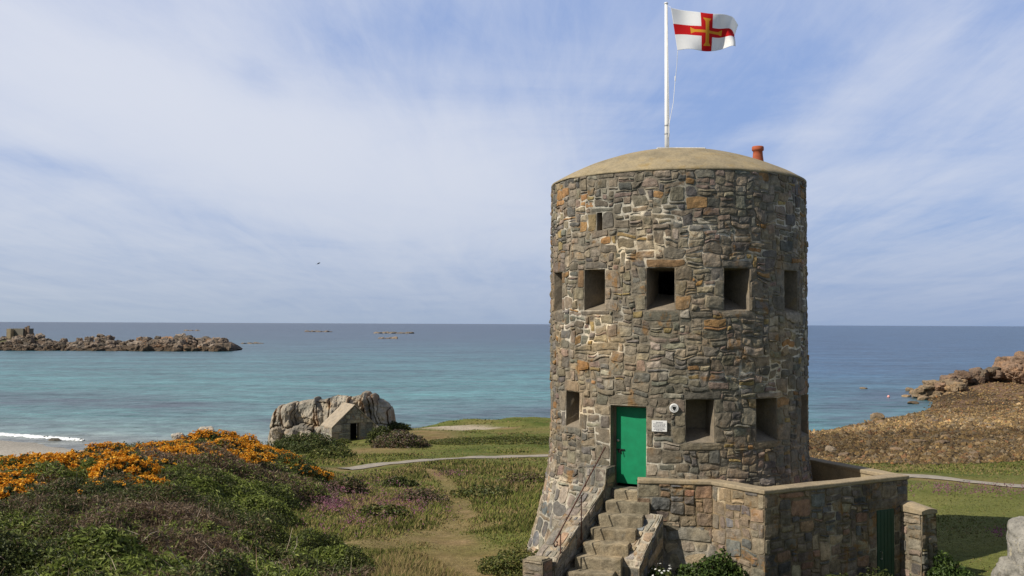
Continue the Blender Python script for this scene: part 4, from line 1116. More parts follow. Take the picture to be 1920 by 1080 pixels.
side = stone_panel(sl, 0, HL, hz0, eav, (), (), 502, cell=(.14, .11), pal=PAL_HUT, mcol=(.3, .26, .2), gap=.006, warp=.05)
sr = lambda u, v, w: np.array([h0[0], h0[1], 0])+HWID*ht_-u[:, None]*hn+v[:, None]*up+w[:, None]*ht_
side2 = stone_panel(sr, 0, HL, hz0, eav, (), (), 503, cell=(.16, .12), pal=PAL_HUT, gap=.006, warp=.05)
V, Fs, C = join([clip_gable(front[0]), clip_gable(front[1]), side[0], side[1], side2[0], side2[1]]); mk('wall', V, Fs, M_STONE, hut, C)
m = MB(); hb = np.array([h0[0], h0[1], 0])
for s_ in (0, 1):
    e0 = hb+ht_*(0-.04 if s_ == 0 else HWID+.02)+up*(eav-.03); rg_ = hb+ht_*HWID/2+up*(rid+.03)
    V = []
    for zz in (0, .09):
        for q_ in (e0, rg_):
            for o_ in (hn*.05, -hn*HL): V.append(q_+o_+up*zz)
    m.add(V, [(0, 1, 3, 2), (4, 6, 7, 5), (0, 2, 6, 4), (1, 5, 7, 3), (0, 4, 5, 1), (2, 3, 7, 6)])
M_SLABROOF = mat_cement('stone_slab_roof', (.34, .285, .215), .5)
m.obj('roof', M_SLABROOF, hut)
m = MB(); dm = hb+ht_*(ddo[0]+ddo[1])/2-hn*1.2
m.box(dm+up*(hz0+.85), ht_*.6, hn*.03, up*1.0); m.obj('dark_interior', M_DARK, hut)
m = MB()
for s_ in (ddo[0], ddo[1]): m.box(hb+ht_*s_-hn*.25+up*(hz0+.87), ht_*.03, hn*.25, up*.88)
m.box(hb+ht_*(ddo[0]+ddo[1])/2-hn*.25+up*(hz0+1.76), ht_*.41, hn*.25, up*.03)
m.obj('doorway', M_NICHE, hut)

# long reef across the bay, with a ruined fort on its landward end
DREEF = 420.0
parts = []; rs = np.random.default_rng(33)
topl = [(-160, 628), (-60, 624), (0, 627), (30, 624), (60, 620), (85, 627), (105, 634), (130, 637), (160, 630), (180, 625), (210, 626), (216, 635), (240, 637), (262, 634), (280, 629), (300, 630), (315, 627), (345, 625), (365, 632), (378, 636), (395, 632), (412, 629), (432, 633), (441, 645), (444, 652)]
tx = np.array([o[0] for o in topl]); ty = np.array([o[1] for o in topl])
for k in range(560):
    xm = rs.uniform(-160, 426); d = DREEF+rs.uniform(-16, 26)
    tp = np.interp(xm, tx, ty); fr = rs.random()**.7
    zt_ = P(xm, tp, DREEF)[2]
    zz = zt_*(1-fr*.85)-.8; d = DREEF+lerp(8, -14, fr)+rs.uniform(-3, 3)
    sz = rs.uniform(.6, 1.7) if xm < 250 else rs.uniform(.7, 2.3)
    base = [(.15, .12, .095), (.185, .145, .115), (.105, .09, .075), (.23, .19, .155)][rs.integers(4)]
    if zz < 1.0: base = (.10, .075, .055)
    elif xm > 260 and rs.random() < .3: base = (.23, .145, .09)
    parts.append(rock((P(xm, 600, d)[0], d, zz-.2*sz), (sz*rs.uniform(.9, 1.7), sz*1.1, sz*rs.uniform(.6, 1.0)), 900+k, 7, 5, .34, 1.5, rotz(rs.uniform(0, 3), rs.uniform(-.3, .3), rs.uniform(-.3, .3)), base, .35, 4))
xs = np.linspace(-170, 444, 90)                          # the body of the reef below the boulders
gv_ = []
for x_ in xs:
    zt_ = max(P(x_, np.interp(x_, tx, ty)+3, DREEF)[2], .4)
    for yo, zf in ((-17, -.6), (-13, .05), (-8, .25), (0, .6), (8, .65), (22, .3), (30, -.6)):
        e_ = 1 if x_ < 426 else .4
        gv_.append((P(x_, 600, DREEF)[0], DREEF+yo*e_, zt_*zf if zf > 0 else -.6))
gv_ = np.array(gv_); gv_[:, 2] += .5*fbm(gv_*.3, 8, 3)*(gv_[:, 2] > 0); gv_[:, 1] += 2*vnoise(gv_*.12, 9)
f = np.array([(i*7+k, (i+1)*7+k, (i+1)*7+k+1, i*7+k+1) for i in range(89) for k in range(6)])[:, ::-1].copy()
gc = np.where((gv_[:, 2] < 1.0)[:, None], (.06, .048, .033), np.where(((gv_[:, 0] < P(70, 600, DREEF)[0]) & (gv_[:, 2] > 3))[:, None], (.10, .11, .04), (.13, .095, .07)))
parts.append((gv_, f, gc))
rocks_obj('rocky_reef', parts, M_ROCK, 'long reef of reddish rocks across the bay on the left', 'reef')
fd = DREEF+6
fort = thing('ruined_fort', P(36, 625, fd), 'low ruined fort with a flat top on the far end of the reef', 'fort')
m = MB()
a0, a1 = P(16, 628, fd), P(46, 628, fd); zt_ = P(30, 616, fd)[2]; zb_ = a0[2]-2
m.prism([(a0[0], fd), (a1[0]+.3, fd-2), (a1[0], fd+8), (a0[0]+2, fd+8)], zb_, zt_); m.obj('wall', mat_cement('dark_fort_stone', (.15, .14, .115), .2), fort)
m = MB()
for x_ in (50, 54.5):
    q_ = P(x_, 612, fd); m.prism([(q_[0]-.35, fd-1), (q_[0]+.35, fd-1), (q_[0]+.3, fd), (q_[0]-.3, fd)], q_[2]-4, q_[2]+rs.uniform(-.3, .4))
m.obj('broken_wall', mat_cement('fort_stub', (.24, .17, .12), .2), fort)
m = MB(); q_ = P(18, 622, fd-2); m.prism([(q_[0]-.8, fd-3), (q_[0]+.9, fd-3), (q_[0]+1.2, fd-1), (q_[0]-.8, fd-1)], q_[2]-3, P(18, 616.5, fd)[2]); m.obj('buttress', M_PLASTER, fort)

def islet(px0, px1, py, dist, hpx, seed, label, n=7, col=(.24, .19, .15)):
    rg = np.random.default_rng(seed); parts = []
    for k in range(n):
        x_ = lerp(px0, px1, (k+.5)/n)+rg.uniform(-2, 2); w = (px1-px0)/n*.75/F*dist
        hh = hpx/F*dist*rg.uniform(.45, 1.0)
        parts.append(rock((P(x_, 600, dist)[0], dist+rg.uniform(-4, 4), -.15*hh), (max(w, .3), max(w, .5), hh), seed*50+k, 6, 3, .2, 1.3, rotz(rg.uniform(0, 3)), col, .3, 4))
    return rocks_obj('islet', parts, M_ROCK, label, 'rocks', 'low rocks out in the sea')
islet(710, 748, 634, 760, 5.0, 3, 'low dark islet of rock just under the flat pale islets far out', 6)
islet(700, 775, 624, 1150, 5.0, 4, 'long low skerry near the horizon, the longer right-hand one of two', 10, (.20, .17, .14))
islet(572, 622, 621, 1300, 4.0, 5, 'broken low skerry near the horizon, left of the long pale one', 8, (.19, .165, .15))
islet(455, 492, 642, 560, 3.2, 6, 'flat low rocks just off the right tip of the reef', 5, (.2, .16, .12))
islet(345, 375, 619, 1400, 2.8, 7, 'faint thin line of rocks behind the highest part of the reef', 6)

# rocks of the right-hand headland
parts = []; rs = np.random.default_rng(55)
PINK = (.215, .145, .10); PALE = (.23, .17, .11)
for k, (x_, y_, d, w, h, cc_) in enumerate([(1897, 690, 180, 2.6, 2.4, PINK), (1880, 697, 178, 1.8, 1.9, PINK), (1913, 684, 182, 1.7, 1.6, PINK), (1925, 692, 178, 3.0, 2.6, PINK), (1905, 702, 175, 2.2, 1.8, PINK), (1945, 690, 180, 3, 2.8, PINK), (1890, 679, 181, 1.3, 1.1, PINK), (1960, 700, 176, 4, 3, PINK)]):
    parts.append(rock(P(x_, y_, d), (w, w*.9, h), 700+k, 18, 3.4, .26, 1.2, rotz(rs.uniform(0, 3)), cc_, .3, 5))
rocks_obj('rock_crag', parts, M_ROCK, 'pinkish granite crag at the top of the headland, right edge', 'rock')
parts = []
for k in range(44):
    x_ = rs.uniform(1765, 1880); t = (x_-1765)/115; y_ = lerp(716, 700, t)+rs.uniform(-8, 9); d = lerp(172, 178, t)+rs.uniform(-2, 2)
    s_ = rs.uniform(.5, 1.25); parts.append(rock(P(x_, y_, d), (s_*1.25, s_, s_*rs.uniform(.6, .95)), 740+k, 7, 4, .2, 1.3, rotz(rs.uniform(0, 3)), [(.15, .105, .075), (.12, .095, .07), (.18, .125, .09)][k % 3], .3, 4))
rocks_obj('rock_ridge', parts, M_ROCK, 'jagged dark brown ridge of rocks between the crag and the sea', 'rock')
parts = []
for k in range(70):
    t = rs.random(); x_ = lerp(1722, 1800, t)+rs.uniform(-6, 6); y_ = lerp(733, 722, t)+rs.uniform(-8, 14); d = 164+rs.uniform(-3, 4)
    s_ = rs.uniform(.6, 1.35); parts.append(rock(P(x_, y_, d), (s_*1.2, s_*.9, s_*rs.uniform(.4, .8)), 790+k, 10, 4, .3, 1.2, rotz(rs.uniform(0, 3)), PALE if k % 4 else PINK, .3, 4))
rocks_obj('rock_cliff', parts, M_ROCK, 'pale sunlit rocks where the headland drops into the sea', 'rock')
def seaat(px, py):
    a = P(px, py, 1.0)-np.array([0, 0, EYE]); d = -EYE/a[2]; return np.array([a[0]*d, d, 0.0])
for k, (x_, y_, w, h, lb) in enumerate([(1644, 786, .95, .62, 'smooth pale boulder at the edge of the water on the shingle'), (1732, 750, 1.0, .5, 'pale rock in the water just below the headland cliff, nearest it'),
        (1706, 733, .9, .5, 'small rock standing off the tip of the headland'), (1619, 729, .7, .25, 'tiny lone rock out in the sea left of the headland'), (1712, 757, .8, .3, 'dark weedy rock in the shallows beside the shingle'), (1700, 744, .8, .28, 'small flat rock in the sea just left of the cliff')]):
    q_ = seaat(x_, y_); V, f, C = rock(q_+up*h*.3, (w, w*.8, h), 860+k, 9, 2.8, .12, 1.2, rotz(k*.7), PALE if k != 4 else (.12, .09, .06), .3, 4)
    tag(mk('shore_rock', V, f, M_ROCK, None, C), lb, 'rock', 'loose rocks at the water on the right')
q_ = seaat(1666, 745)
m = MB(); m.lathe([(0, -.2), (.16, -.17), (.24, 0), (.17, .17), (.07, .23), (0, .25)], q_+up*.10, 16)
b_ = m.obj('buoy', mat_paint('faded_red_float', (.75, .36, .32), .5), None, True); tag(b_, 'small pinkish red buoy floating off the shingle beach', 'buoy')
q_ = hit(103, 831); V, f, C = rock(q_+up*.15, (.65, .45, .33), 61, 9, 3, .15, 1.2, rotz(.2), (.14, .12, .095), .3, 4)
tag(mk('beach_rock', V, f, M_ROCK, None, C), 'single dark rock lying on the wet sand', 'rock')

# lichen-grey boulder close on the right
bq = P(1925, 1045, 16.4)
parts = [rock(bq+np.array([.30, .3, -.17]), (.50, .55, .72), 41, 34, 2.6, .17, 1.1, rotz(.3, 0, .10), (.265, .25, .22), .22, 3),
         rock(bq+np.array([.14, .2, -.50]), (.60, .5, .42), 42, 30, 2.4, .17, 1.1, rotz(-.2), (.255, .24, .205), .22, 3)]
M_BOULDER, T, b = mat_base('lichen_boulder', .95, .1); co = obj_co(T)
c = T.mix(1.0, attr(T), T.ramp(T.noise(co, 5, 6, .7), [(.3, .55), (.5, 1.0), (.7, 1.35)]), 'MULTIPLY')
c = T.mix(T.ramp(T.noise(co, 26, 4, .7), [(.56, 0.0), (.62, .75)]), c, (.13, .125, .11)); c = T.mix(T.ramp(T.noise(co, 9, 5, .7, .6), [(.58, 0.0), (.66, .6)]), c, (.42, .36, .22))
T.l.new(c, b.inputs['Base Color']); bump(T, b, T.noise(co, 24, 6, .7), .8, .03)
rocks_obj('boulder', parts, M_BOULDER, 'pale grey lichen-covered boulder close by at the right edge', 'boulder', None, True)
# pale stones poking out behind the gorse on the crest
for k, (x_, y_, d, w, lb) in enumerate([(388, 797, 40.5, .42, 'larger pale grey rock showing above the gorse on the crest'), (333, 806, 39.5, .32, 'smaller pale grey rock left along the gorse crest')]):
    V, f, C = rock(P(x_, y_+17, d), (w*.9, w*.7, w*.75), 66+k, 9, 3, .18, 1.2, rotz(k), (.42, .38, .32), .3, 4)
    tag(mk('crest_rock', V, f, M_ROCK, None, C), lb, 'rock', 'pale rocks behind the gorse')

# bird over the bay
bd = P(597, 494, 150)
bird = MB(); V = []; 
def wing(sx, sz):
    pts = [np.array([0, .0, .02]), np.array([sx*.16, .02, sz*.10]), np.array([sx*.34, -.02, sz*.12]), np.array([sx*.50, -.10, sz*.05])]
    wd = [.10, .12, .08, .01]; v = []
    for p_, w_ in zip(pts, wd):
        v += [p_+np.array([0, w_, 0]), p_+np.array([0, 0, .014]), p_+np.array([0, -w_, 0]), p_+np.array([0, 0, -.012])]
    f = [(i*4+k, i*4+(k+1) % 4, (i+1)*4+(k+1) % 4, (i+1)*4+k) for i in range(3) for k in range(4)]
    return v, f
v1, f1 = wing(-1, -.9); v2, f2 = wing(1, 1.2)
body = MB(); body.tube([(.03, -.27, -.02), (.02, -.2, 0), (0, -.05, 0), (0, .1, .01), (0, .19, .03), (0, .24, .03), (0, .28, .025)], [.012, .035, .055, .06, .04, .035, .006], 8)
M_BIRD = mat_paint('dark_plumage', (.035, .04, .05), .8)
bo = body.obj('gull', M_BIRD, None, True)
me_ = bo.data
Rb = Matrix.Rotation(math.radians(-35), 3, 'Z')
for v_ in me_.vertices: v_.co = Rb @ v_.co + Vector(bd)
wv_ = [np.array(Rb @ Vector(x)) + bd for x in v1], [np.array(Rb @ Vector(x)) + bd for x in v2]
tag(bo, 'dark gull gliding alone above the bay', 'bird')
for v_, f_ in ((wv_[0], f1), (wv_[1], f2)):
    mk('wing', v_, f_, M_BIRD, bo, None, True)

# shingle: loose cobbles of the beach on the right
rs = np.random.default_rng(88)
def scatter(n, px0, px1, d0, d1, k=1.6):
    """random points over the ground, thinning out with distance"""
    a = (rs.uniform(px0, px1, n)-960)/F
    u = rs.random(n); e = 1-k; d = (d0**e+u*(d1**e-d0**e))**(1/e)
    return a*d, d
x, y = scatter(230000, 1340, 2020, 50, 175, 1.9)
keep = rs.random(len(x)) < m_shingle(x, y)*lerp(1, .3, sstep(115, 135, y))*sstep(-.5, .2, fbm(np.stack([x*.3, y*.3], -1), 91, 3)+.45)
x, y = x[keep], y[keep]; z = ground(x, y); k_ = z > -.3; x, y, z = x[k_], y[k_], z[k_]
n = len(x)
ph = (1+5**.5)/2
ico = np.array([(-1, ph, 0), (1, ph, 0), (-1, -ph, 0), (1, -ph, 0), (0, -1, ph), (0, 1, ph), (0, -1, -ph), (0, 1, -ph), (ph, 0, -1), (ph, 0, 1), (-ph, 0, -1), (-ph, 0, 1)])/math.hypot(1, ph)
icf = np.array([(0, 11, 5), (0, 5, 1), (0, 1, 7), (0, 7, 10), (0, 10, 11), (1, 5, 9), (5, 11, 4), (11, 10, 2), (10, 7, 6), (7, 1, 8), (3, 9, 4), (3, 4, 2), (3, 2, 6), (3, 6, 8), (3, 8, 9), (4, 9, 5), (2, 4, 11), (6, 2, 10), (8, 6, 7), (9, 8, 1)])
sz = np.exp(rs.normal(math.log(.066), .45, n))*(.75+y/200); sz[rs.random(n) < .012] *= 1.7; sz = np.minimum(sz, .30)
an = rs.uniform(0, 6.28, n); ca, sa = np.cos(an), np.sin(an)
ico = np.array([(1, 0, .1), (.1, 1, 0), (-1, .1, 0), (0, -1, -.1), (.25, .2, 1), (-.2, -.25, .95), (0, 0, -1)]); icf = np.array([(0, 1, 4), (1, 2, 4), (2, 5, 4), (2, 3, 5), (3, 0, 5), (0, 4, 5), (1, 0, 6), (2, 1, 6), (3, 2, 6), (0, 3, 6)])
B = ico[None]*rs.uniform(.7, 1.25, (n, 7, 1)); B = B*np.stack([rs.uniform(.8, 1.5, n), rs.uniform(.7, 1.1, n), rs.uniform(.55, .95, n)], -1)[:, None]*sz[:, None, None]
V = np.stack([x[:, None]+B[..., 0]*ca[:, None]-B[..., 1]*sa[:, None], y[:, None]+B[..., 0]*sa[:, None]+B[..., 1]*ca[:, None], z[:, None]+sz[:, None]*.34+B[..., 2]], -1)
pal = np.array([(.195, .15, .082), (.25, .195, .105), (.13, .10, .065), (.19, .165, .125), (.31, .26, .18), (.22, .135, .08)])
zone = fbm(np.stack([x*.05, y*.05], -1), 93, 3)
ci = np.array([.74, .655, .56])*pal[rs.choice(6, n, p=[.26, .2, .22, .17, .08, .07])]*rs.uniform(.6, 1.45, (n, 1))*(1+.75*zone)[:, None]
for k in range(26):                                      # bigger boulders lying among the cobbles
    px, py = rs.uniform(1500, 1930), rs.uniform(775, 866)
    h_ = hit(px, py, 48)
    if m_shingle(h_[0], h_[1]) < .6 or h_[2] < .05: continue
    s_ = rs.uniform(.22, .50); Vb, fb_, Cb = rock(h_+up*s_*.2, (s_*rs.uniform(1, 1.5), s_, s_*.65), 1500+k, 8, 3.4, .2, 1.3, rotz(rs.uniform(0, 3)), [(.17, .125, .085), (.22, .155, .10), (.12, .095, .075), (.26, .2, .14)][k % 4], .3, 5)
    tag(mk('beach_boulder', Vb, fb_, M_ROCK, None, Cb), 'brown boulder lying among the cobbles of the right-hand beach', 'rock', 'boulders among the cobbles')
tag(mk('shingle', V.reshape(-1, 3), (np.arange(n)[:, None, None]*7+icf[None]).reshape(-1, 3), M_ROCK, None, np.repeat(ci, 7, 0)), 'brown and ochre cobbles covering the beach on the right', 'shingle', kind='stuff')
# ------------------------------------------------------------------ vegetation
rs = np.random.default_rng(4)
def unit(v): return v/np.maximum(np.linalg.norm(v, axis=-1, keepdims=True), 1e-9)
def leaves(pos, nrm, ln, wd, col, rg, bend=.25):
    """pointed leaves: 4 corner blades lying across the given normals"""
    n = len(pos); nrm = unit(nrm); r = unit(np.cross(nrm, rg.normal(size=(n, 3)))); s = np.cross(nrm, r)
    ln = np.broadcast_to(ln, (n,))[:, None]; wd = np.broadcast_to(wd, (n,))[:, None]
    V = np.stack([pos-r*ln/2, pos+s*wd/2+nrm*bend*wd, pos+r*ln/2-nrm*bend*ln*.5, pos-s*wd/2+nrm*bend*wd], 1).reshape(-1, 3)
    return V, np.arange(n*4).reshape(-1, 4), np.repeat(col, 4, 0)
def pick(tab, n, rg, var=.25):
    c = 1.17*np.array([t[0] for t in tab]); p = np.array([t[1] for t in tab], float); return c[rg.choice(len(c), n, p=p/p.sum())]*rg.uniform(1-var, 1+var, (n, 1))

BRAMBLE = [((.054, .068, .019), 5), ((.078, .094, .026), 4), ((.036, .044, .015), 3), ((.11, .118, .034), 2)]
BRACKEN = [((.145, .180, .036), 5), ((.112, .142, .030), 4), ((.190, .212, .050), 2)]
DEAD = [((.155, .105, .062), 5), ((.20, .15, .092), 3), ((.105, .072, .046), 4), ((.125, .082, .066), 2)]
STRAW = [((.27, .20, .095), 4), ((.21, .155, .065), 3), ((.17, .15, .055), 2)]
GREEN = [((.108, .130, .028), 5), ((.146, .152, .036), 4), ((.080, .096, .024), 3), ((.190, .168, .056), 4)]

# scrub over the bank: bramble, bracken fronds and dead stems heaped into mounds
def canopy(x, y):
    q = np.stack([x, y], -1)
    m = .22+.42*np.maximum(fbm(q*.42, 51, 3)+.25, 0)+.30*np.maximum(vnoise(q*1.25, 52), -.3)+.10*vnoise(q*3.2, 54)
    return np.clip(m, .05, 1.3)*m_scrub(x, y)+np.clip(.30+.35*vnoise(q*1.0, 53)+.25*vnoise(q*2.4, 55), .1, 1.0)*m_front(x, y)*(1-m_scrub(x, y))
x, y = scatter(720000, -120, 720, 9.5, 46, 1.3)
w = np.maximum(m_scrub(x, y), m_front(x, y)); k_ = rs.random(len(x)) < w; x, y = x[k_], y[k_]; n = len(x)
q = np.stack([x, y], -1)
hc = canopy(x, y); e = .08
gxx = (canopy(x+e, y)-canopy(x-e, y))/(2*e); gyy = (canopy(x, y+e)-canopy(x, y-e))/(2*e)
up_n = unit(np.stack([-gxx, -gyy, np.full(n, .9)], -1))
dep = rs.random(n)**1.6*.55
pos = np.stack([x, y, ground(x, y)+hc*(1-dep)+rs.normal(0, .03, n)], -1)
t1 = fbm(q*.33, 61, 3)+.35*vnoise(q*1.4, 62); t2 = fbm(q*.30+9, 63, 3)+.3*vnoise(q*1.1, 64)
for px, py, r_, a_ in ((440, 905, 2.6, .55), (540, 880, 2.4, .5), (385, 1015, 1.0, .7), (280, 1000, 1.0, .4), (560, 930, 1.6, .5), (60, 985, 1.2, .4), (300, 1070, .7, .5), (420, 1075, .8, .45)):
    h_ = hit(px, py); t2 = t2+a_*np.exp(-((x-h_[0])**2+((y-h_[1])*.8)**2)/r_**2)
kind = np.where(t2+.34*rs.normal(size=n) > .40, 2, np.where(t1+.25*rs.normal(size=n) > .04, 1, 0))
col = np.where((kind == 2)[:, None], pick(DEAD, n, rs), np.where((kind == 1)[:, None], pick(BRACKEN, n, rs), pick(BRAMBLE, n, rs)))
ln = np.where(kind == 1, rs.uniform(.08, .17, n), np.where(kind == 2, rs.uniform(.08, .22, n), rs.uniform(.035, .075, n)))*(.55+y/62)
wd = np.where(kind == 1, ln*.34, np.where(kind == 2, ln*.10, ln*.62))
nr = up_n+rs.normal(0, .55, (n, 3)); nr[kind == 2] = rs.normal(size=((kind == 2).sum(), 3))
V, f, C = leaves(pos, nr, ln, np.maximum(wd, .0009*y), col, rs)
tag(mk('scrub', V, f, M_LEAF, None, C), 'dense bramble, bracken and dead stems covering the near bank', 'scrub', kind='stuff')
# bare stems sticking out of it
x, y = scatter(1500, -120, 700, 10, 42, 1.7); w = np.maximum(m_scrub(x, y), m_front(x, y))
t2 = fbm(np.stack([x, y], -1)*.30+9, 63, 3)+.6*m_front(x, y); k_ = rs.random(len(x)) < w*sstep(-.25, .35, t2); x, y = x[k_], y[k_]; n = len(x)
p0 = np.stack([x, y, ground(x, y)+canopy(x, y)*.75], -1); dv_ = unit(rs.normal(size=(n, 3))*np.array([1, 1, .5])+np.array([0, 0, .55])); L = rs.uniform(.2, .62, n)
p1 = p0+dv_*L[:, None]+np.array([0, 0, -.06]); pm = (p0+p1)/2+rs.normal(0, .035, (n, 3)); wds = np.maximum(.004, .00030*y)[:, None]
sdv = unit(np.cross(dv_, rs.normal(size=(n, 3))))
V = np.stack([p0-sdv*wds, p0+sdv*wds, pm+sdv*wds*.8, pm-sdv*wds*.8, p1+sdv*wds*.4, p1-sdv*wds*.4], 1).reshape(-1, 3)
f = np.concatenate([np.arange(n)[:, None]*6+np.array([[0, 1, 2, 3]]), np.arange(n)[:, None]*6+np.array([[3, 2, 4, 5]])])
tag(mk('dry_stems', V, f, M_TWIG, None, np.repeat(pick([((.30, .25, .19), 3), ((.20, .13, .09), 4), ((.38, .33, .27), 2)], n, rs), 6, 0)), 'pale bare stems poking out of the scrub', 'dry stems', kind='stuff')

# grass: blades over the meadow, thinner and shorter where it is trodden
HUMP = wl([(690,1082), (700,1050), (745,1036), (800,1038), (850,1062), (880,1082)])+[(-1.3, 12), (-2.4, 12)]
def grass_h(x, y):
    q = np.stack([x, y], -1)
    g = .10+.09*np.maximum(fbm(q*.4, 71, 3)+.3, 0)
    g = g+.15*sstep(-.1, .35, fbm(q*.28, 72, 3))*(x < 1.5)
    g = np.where((x > 6) & (y < 45), g*.45, g)
    g = g+.20*sstep(-.3, .4, sdist(x, y, HUMP))
    g = g*.5; d = m_dirt(x, y); g = g*np.clip(1-1.25*d, 0, 1)*(1-.5*sstep(45, 70, y))
    g = g*sstep(.6, 2.2, poly_dist(x, y, PATHLINE))
    return g*(1-m_shingle(x, y))*(1-m_sand(x, y))
def tower_free(x, y):
    ok = np.hypot(x-TC[0], y-TC[1]) > 3.45
    ok &= ~inside(x, y, [tuple(p) for p in (F_, E_, A_, B_, C_)])
    s = (x-L0[0])*sd_[0]+(y-L0[1])*sd_[1]; t = (x-L0[0])*st_[0]+(y-L0[1])*st_[1]
    ok &= ~((s > -1) & (s < 2.95) & (t > -.55) & (t < 1.28))
    ok &= poly_dist(x, y, PATHLINE) > .95
    return ok
x, y = scatter(520000, -60, 2000, 12, 112, 1.5)
gh = grass_h(x, y); k_ = tower_free(x, y) & (gh > .015) & (rs.random(len(x)) < .15+.85*sstep(0, .09, gh)) & (m_scrub(x, y) < .6)
x, y, gh = x[k_], y[k_], gh[k_]; n = len(x); q = np.stack([x, y], -1)
z = ground(x, y); k_ = z > .25; x, y, gh, z, q = x[k_], y[k_], gh[k_], z[k_], q[k_]; n = len(x)
dry = fbm(q*.22, 73, 3)+.9*m_dirt(x, y)+.25*vnoise(q*1.3, 74)+.35*sstep(-.2, .4, sdist(x, y, HUMP))-.05
isd = dry+.28*rs.normal(size=n) > .30
col = np.where(isd[:, None], pick(STRAW, n, rs), pick(GREEN, n, rs)*(1+.5*fbm(q*.5, 76, 3))[:, None])
hh = gh*rs.uniform(.5, 1.3, n)*(1+y/160); wb = np.maximum(.010, .00085*y)*rs.uniform(.7, 1.4, n)
an = rs.uniform(0, 6.28, n); sx_ = np.stack([np.cos(an), np.sin(an), 0*an], -1)*wb[:, None]
tip = np.stack([rs.normal(.12, .45, n)*hh, rs.normal(.05, .45, n)*hh, hh], -1); b0 = np.stack([x, y, z-.01], -1)
V = np.stack([b0-sx_, b0+sx_, b0+tip], 1).reshape(-1, 3)
tag(mk('grass', V, np.arange(n*3).reshape(-1, 3), M_GRASS, None, np.repeat(col, 3, 0)), 'rough meadow grass, green and straw coloured, around the tower', 'grass', kind='stuff')

# purple flowers in drifts
fx = []; fy = []
for px, py, sx_, sy_, k in [(598, 928, 24, 9, 220), (625, 955, 16, 7, 150), (785, 937, 18, 6, 170), (690, 915, 40, 12, 110), (740, 960, 50, 12, 130), (650, 990, 60, 12, 60), (845, 895, 18, 3, 50), (1850, 926, 70, 6, 170), (1760, 922, 40, 5, 60), (1870, 1013, 8, 3, 20), (700, 960, 70, 16, 120)]:
    for _ in range(k):
        a, b = px+rs.normal()*sx_, py+rs.normal()*sy_
        if 560 < a < 2000 and b > 870: h_ = hit(a, b, 16, 60); fx.append(h_[0]); fy.append(h_[1])
fx = np.array(fx); fy = np.array(fy); k_ = tower_free(fx, fy); fx, fy = fx[k_], fy[k_]; n = len(fx)
rep = 4; X_ = np.repeat(fx, rep)+rs.normal(0, .05, n*rep); Y_ = np.repeat(fy, rep)+rs.normal(0, .05, n*rep)
pos = np.stack([X_, Y_, ground(X_, Y_)+rs.uniform(.10, .30, n*rep)], -1)
V, f, C = leaves(pos, rs.normal(size=(n*rep, 3))+np.array([0, 0, 1.0]), .055, .045, np.repeat(pick([((.26, .10, .16), 4), ((.32, .13, .20), 2), ((.17, .09, .10), 5), ((.20, .13, .13), 4)], n, rs), rep, 0), rs)
tag(mk('wild_flowers', V, f, M_PETAL, None, C), 'drifts of small purple pink flowers in the grass', 'flowers', kind='stuff')

# ------------------------------------------------------------------ bushes and gorse
def bush_parts(rad, n, leaf, tab, seed, lump=.35, dark=(.018, .026, .009)):
    """foliage through the outer half of a lumpy dome standing on z = 0, and the stems under it"""
    rg = np.random.default_rng(seed); d = unit(rg.normal(size=(n, 3))); d[:, 2] = np.abs(d[:, 2])*1.0-.05
    d = unit(d); R = 1+lump*fbm(d*2.1+seed, seed, 3)+.16*fbm(d*6+seed, seed+3, 2)
    rr = R*(1-rg.random(n)**1.7*.5)
    pos = d*rr[:, None]*np.asarray(rad); nr = d/np.asarray(rad)*np.mean(rad)+rg.normal(0, .6, (n, 3))
    ls = leaf*rg.uniform(.7, 1.4, n)
    fol = leaves(pos, nr, ls, ls*.5, pick(tab, n, rg), rg)
    st = MB()
    for k in range(9):
        a = rg.uniform(0, 6.28); e_ = np.array([math.cos(a)*rg.uniform(.2, .7), math.sin(a)*rg.uniform(.2, .7), rg.uniform(.5, .8)])*np.asarray(rad)
        st.tube([np.array([0, 0, -.1]), e_*.5+np.array([0, 0, .08]), e_], [.03, .02, .008], 5, (.09, .065, .04))
    return fol, st, (d, R)
def put_bush(name, loc, rad, n, leaf, tab, seed, label, cat='bush', group=None, lump=.35):
    t = thing(name, loc, label, cat, group); fol, st, _ = bush_parts(rad, n, leaf, tab, seed, lump)
    L_ = np.asarray(loc); mk('foliage', fol[0]+L_, fol[1], M_LEAF, t, fol[2])
    mk('stem', np.concatenate(st.v)+L_, st.f, M_TWIG, t, np.concatenate(st.c)); return t
def at(px, py, d0=6): h_ = hit(px, py, d0); return h_-np.array([0, 0, .05])
MIXB = BRAMBLE+[((.07, .10, .03), 2)]
put_bush('bramble_bush', at(577, 848, 46), (2.6, 2.0, 1.15), 6500, .17, MIXB, 1, 'wide dark green bush in front of the big outcrop, left of the hut')
put_bush('bramble_bush', at(618, 858, 46), (1.5, 1.2, .62), 2600, .15, GREEN+BRAMBLE, 2, 'low green bush at the front left corner of the hut')
put_bush('bramble_bush', at(641, 832, 46), (.75, .55, .45), 1200, .13, GREEN+BRAMBLE, 3, 'small green bush just left of the hut doorway')
put_bush('bramble_bush', at(712, 829, 60), (1.0, .9, 1.15), 2600, .16, BRAMBLE, 4, 'dark bush against the right wall of the hut')
put_bush('heather_bush', at(752, 838, 50), (1.9, 1.5, 1.15), 5200, .16, BRAMBLE+DEAD+[((.16, .13, .11), 5)], 5, 'rounded grey green bush right of the hut beside the trodden path')
put_bush('bramble_bush', at(736, 805, 60), (1.6, 1.0, .7), 2200, .18, BRAMBLE, 6, 'dark bush on the cliff edge at the right end of the outcrop')
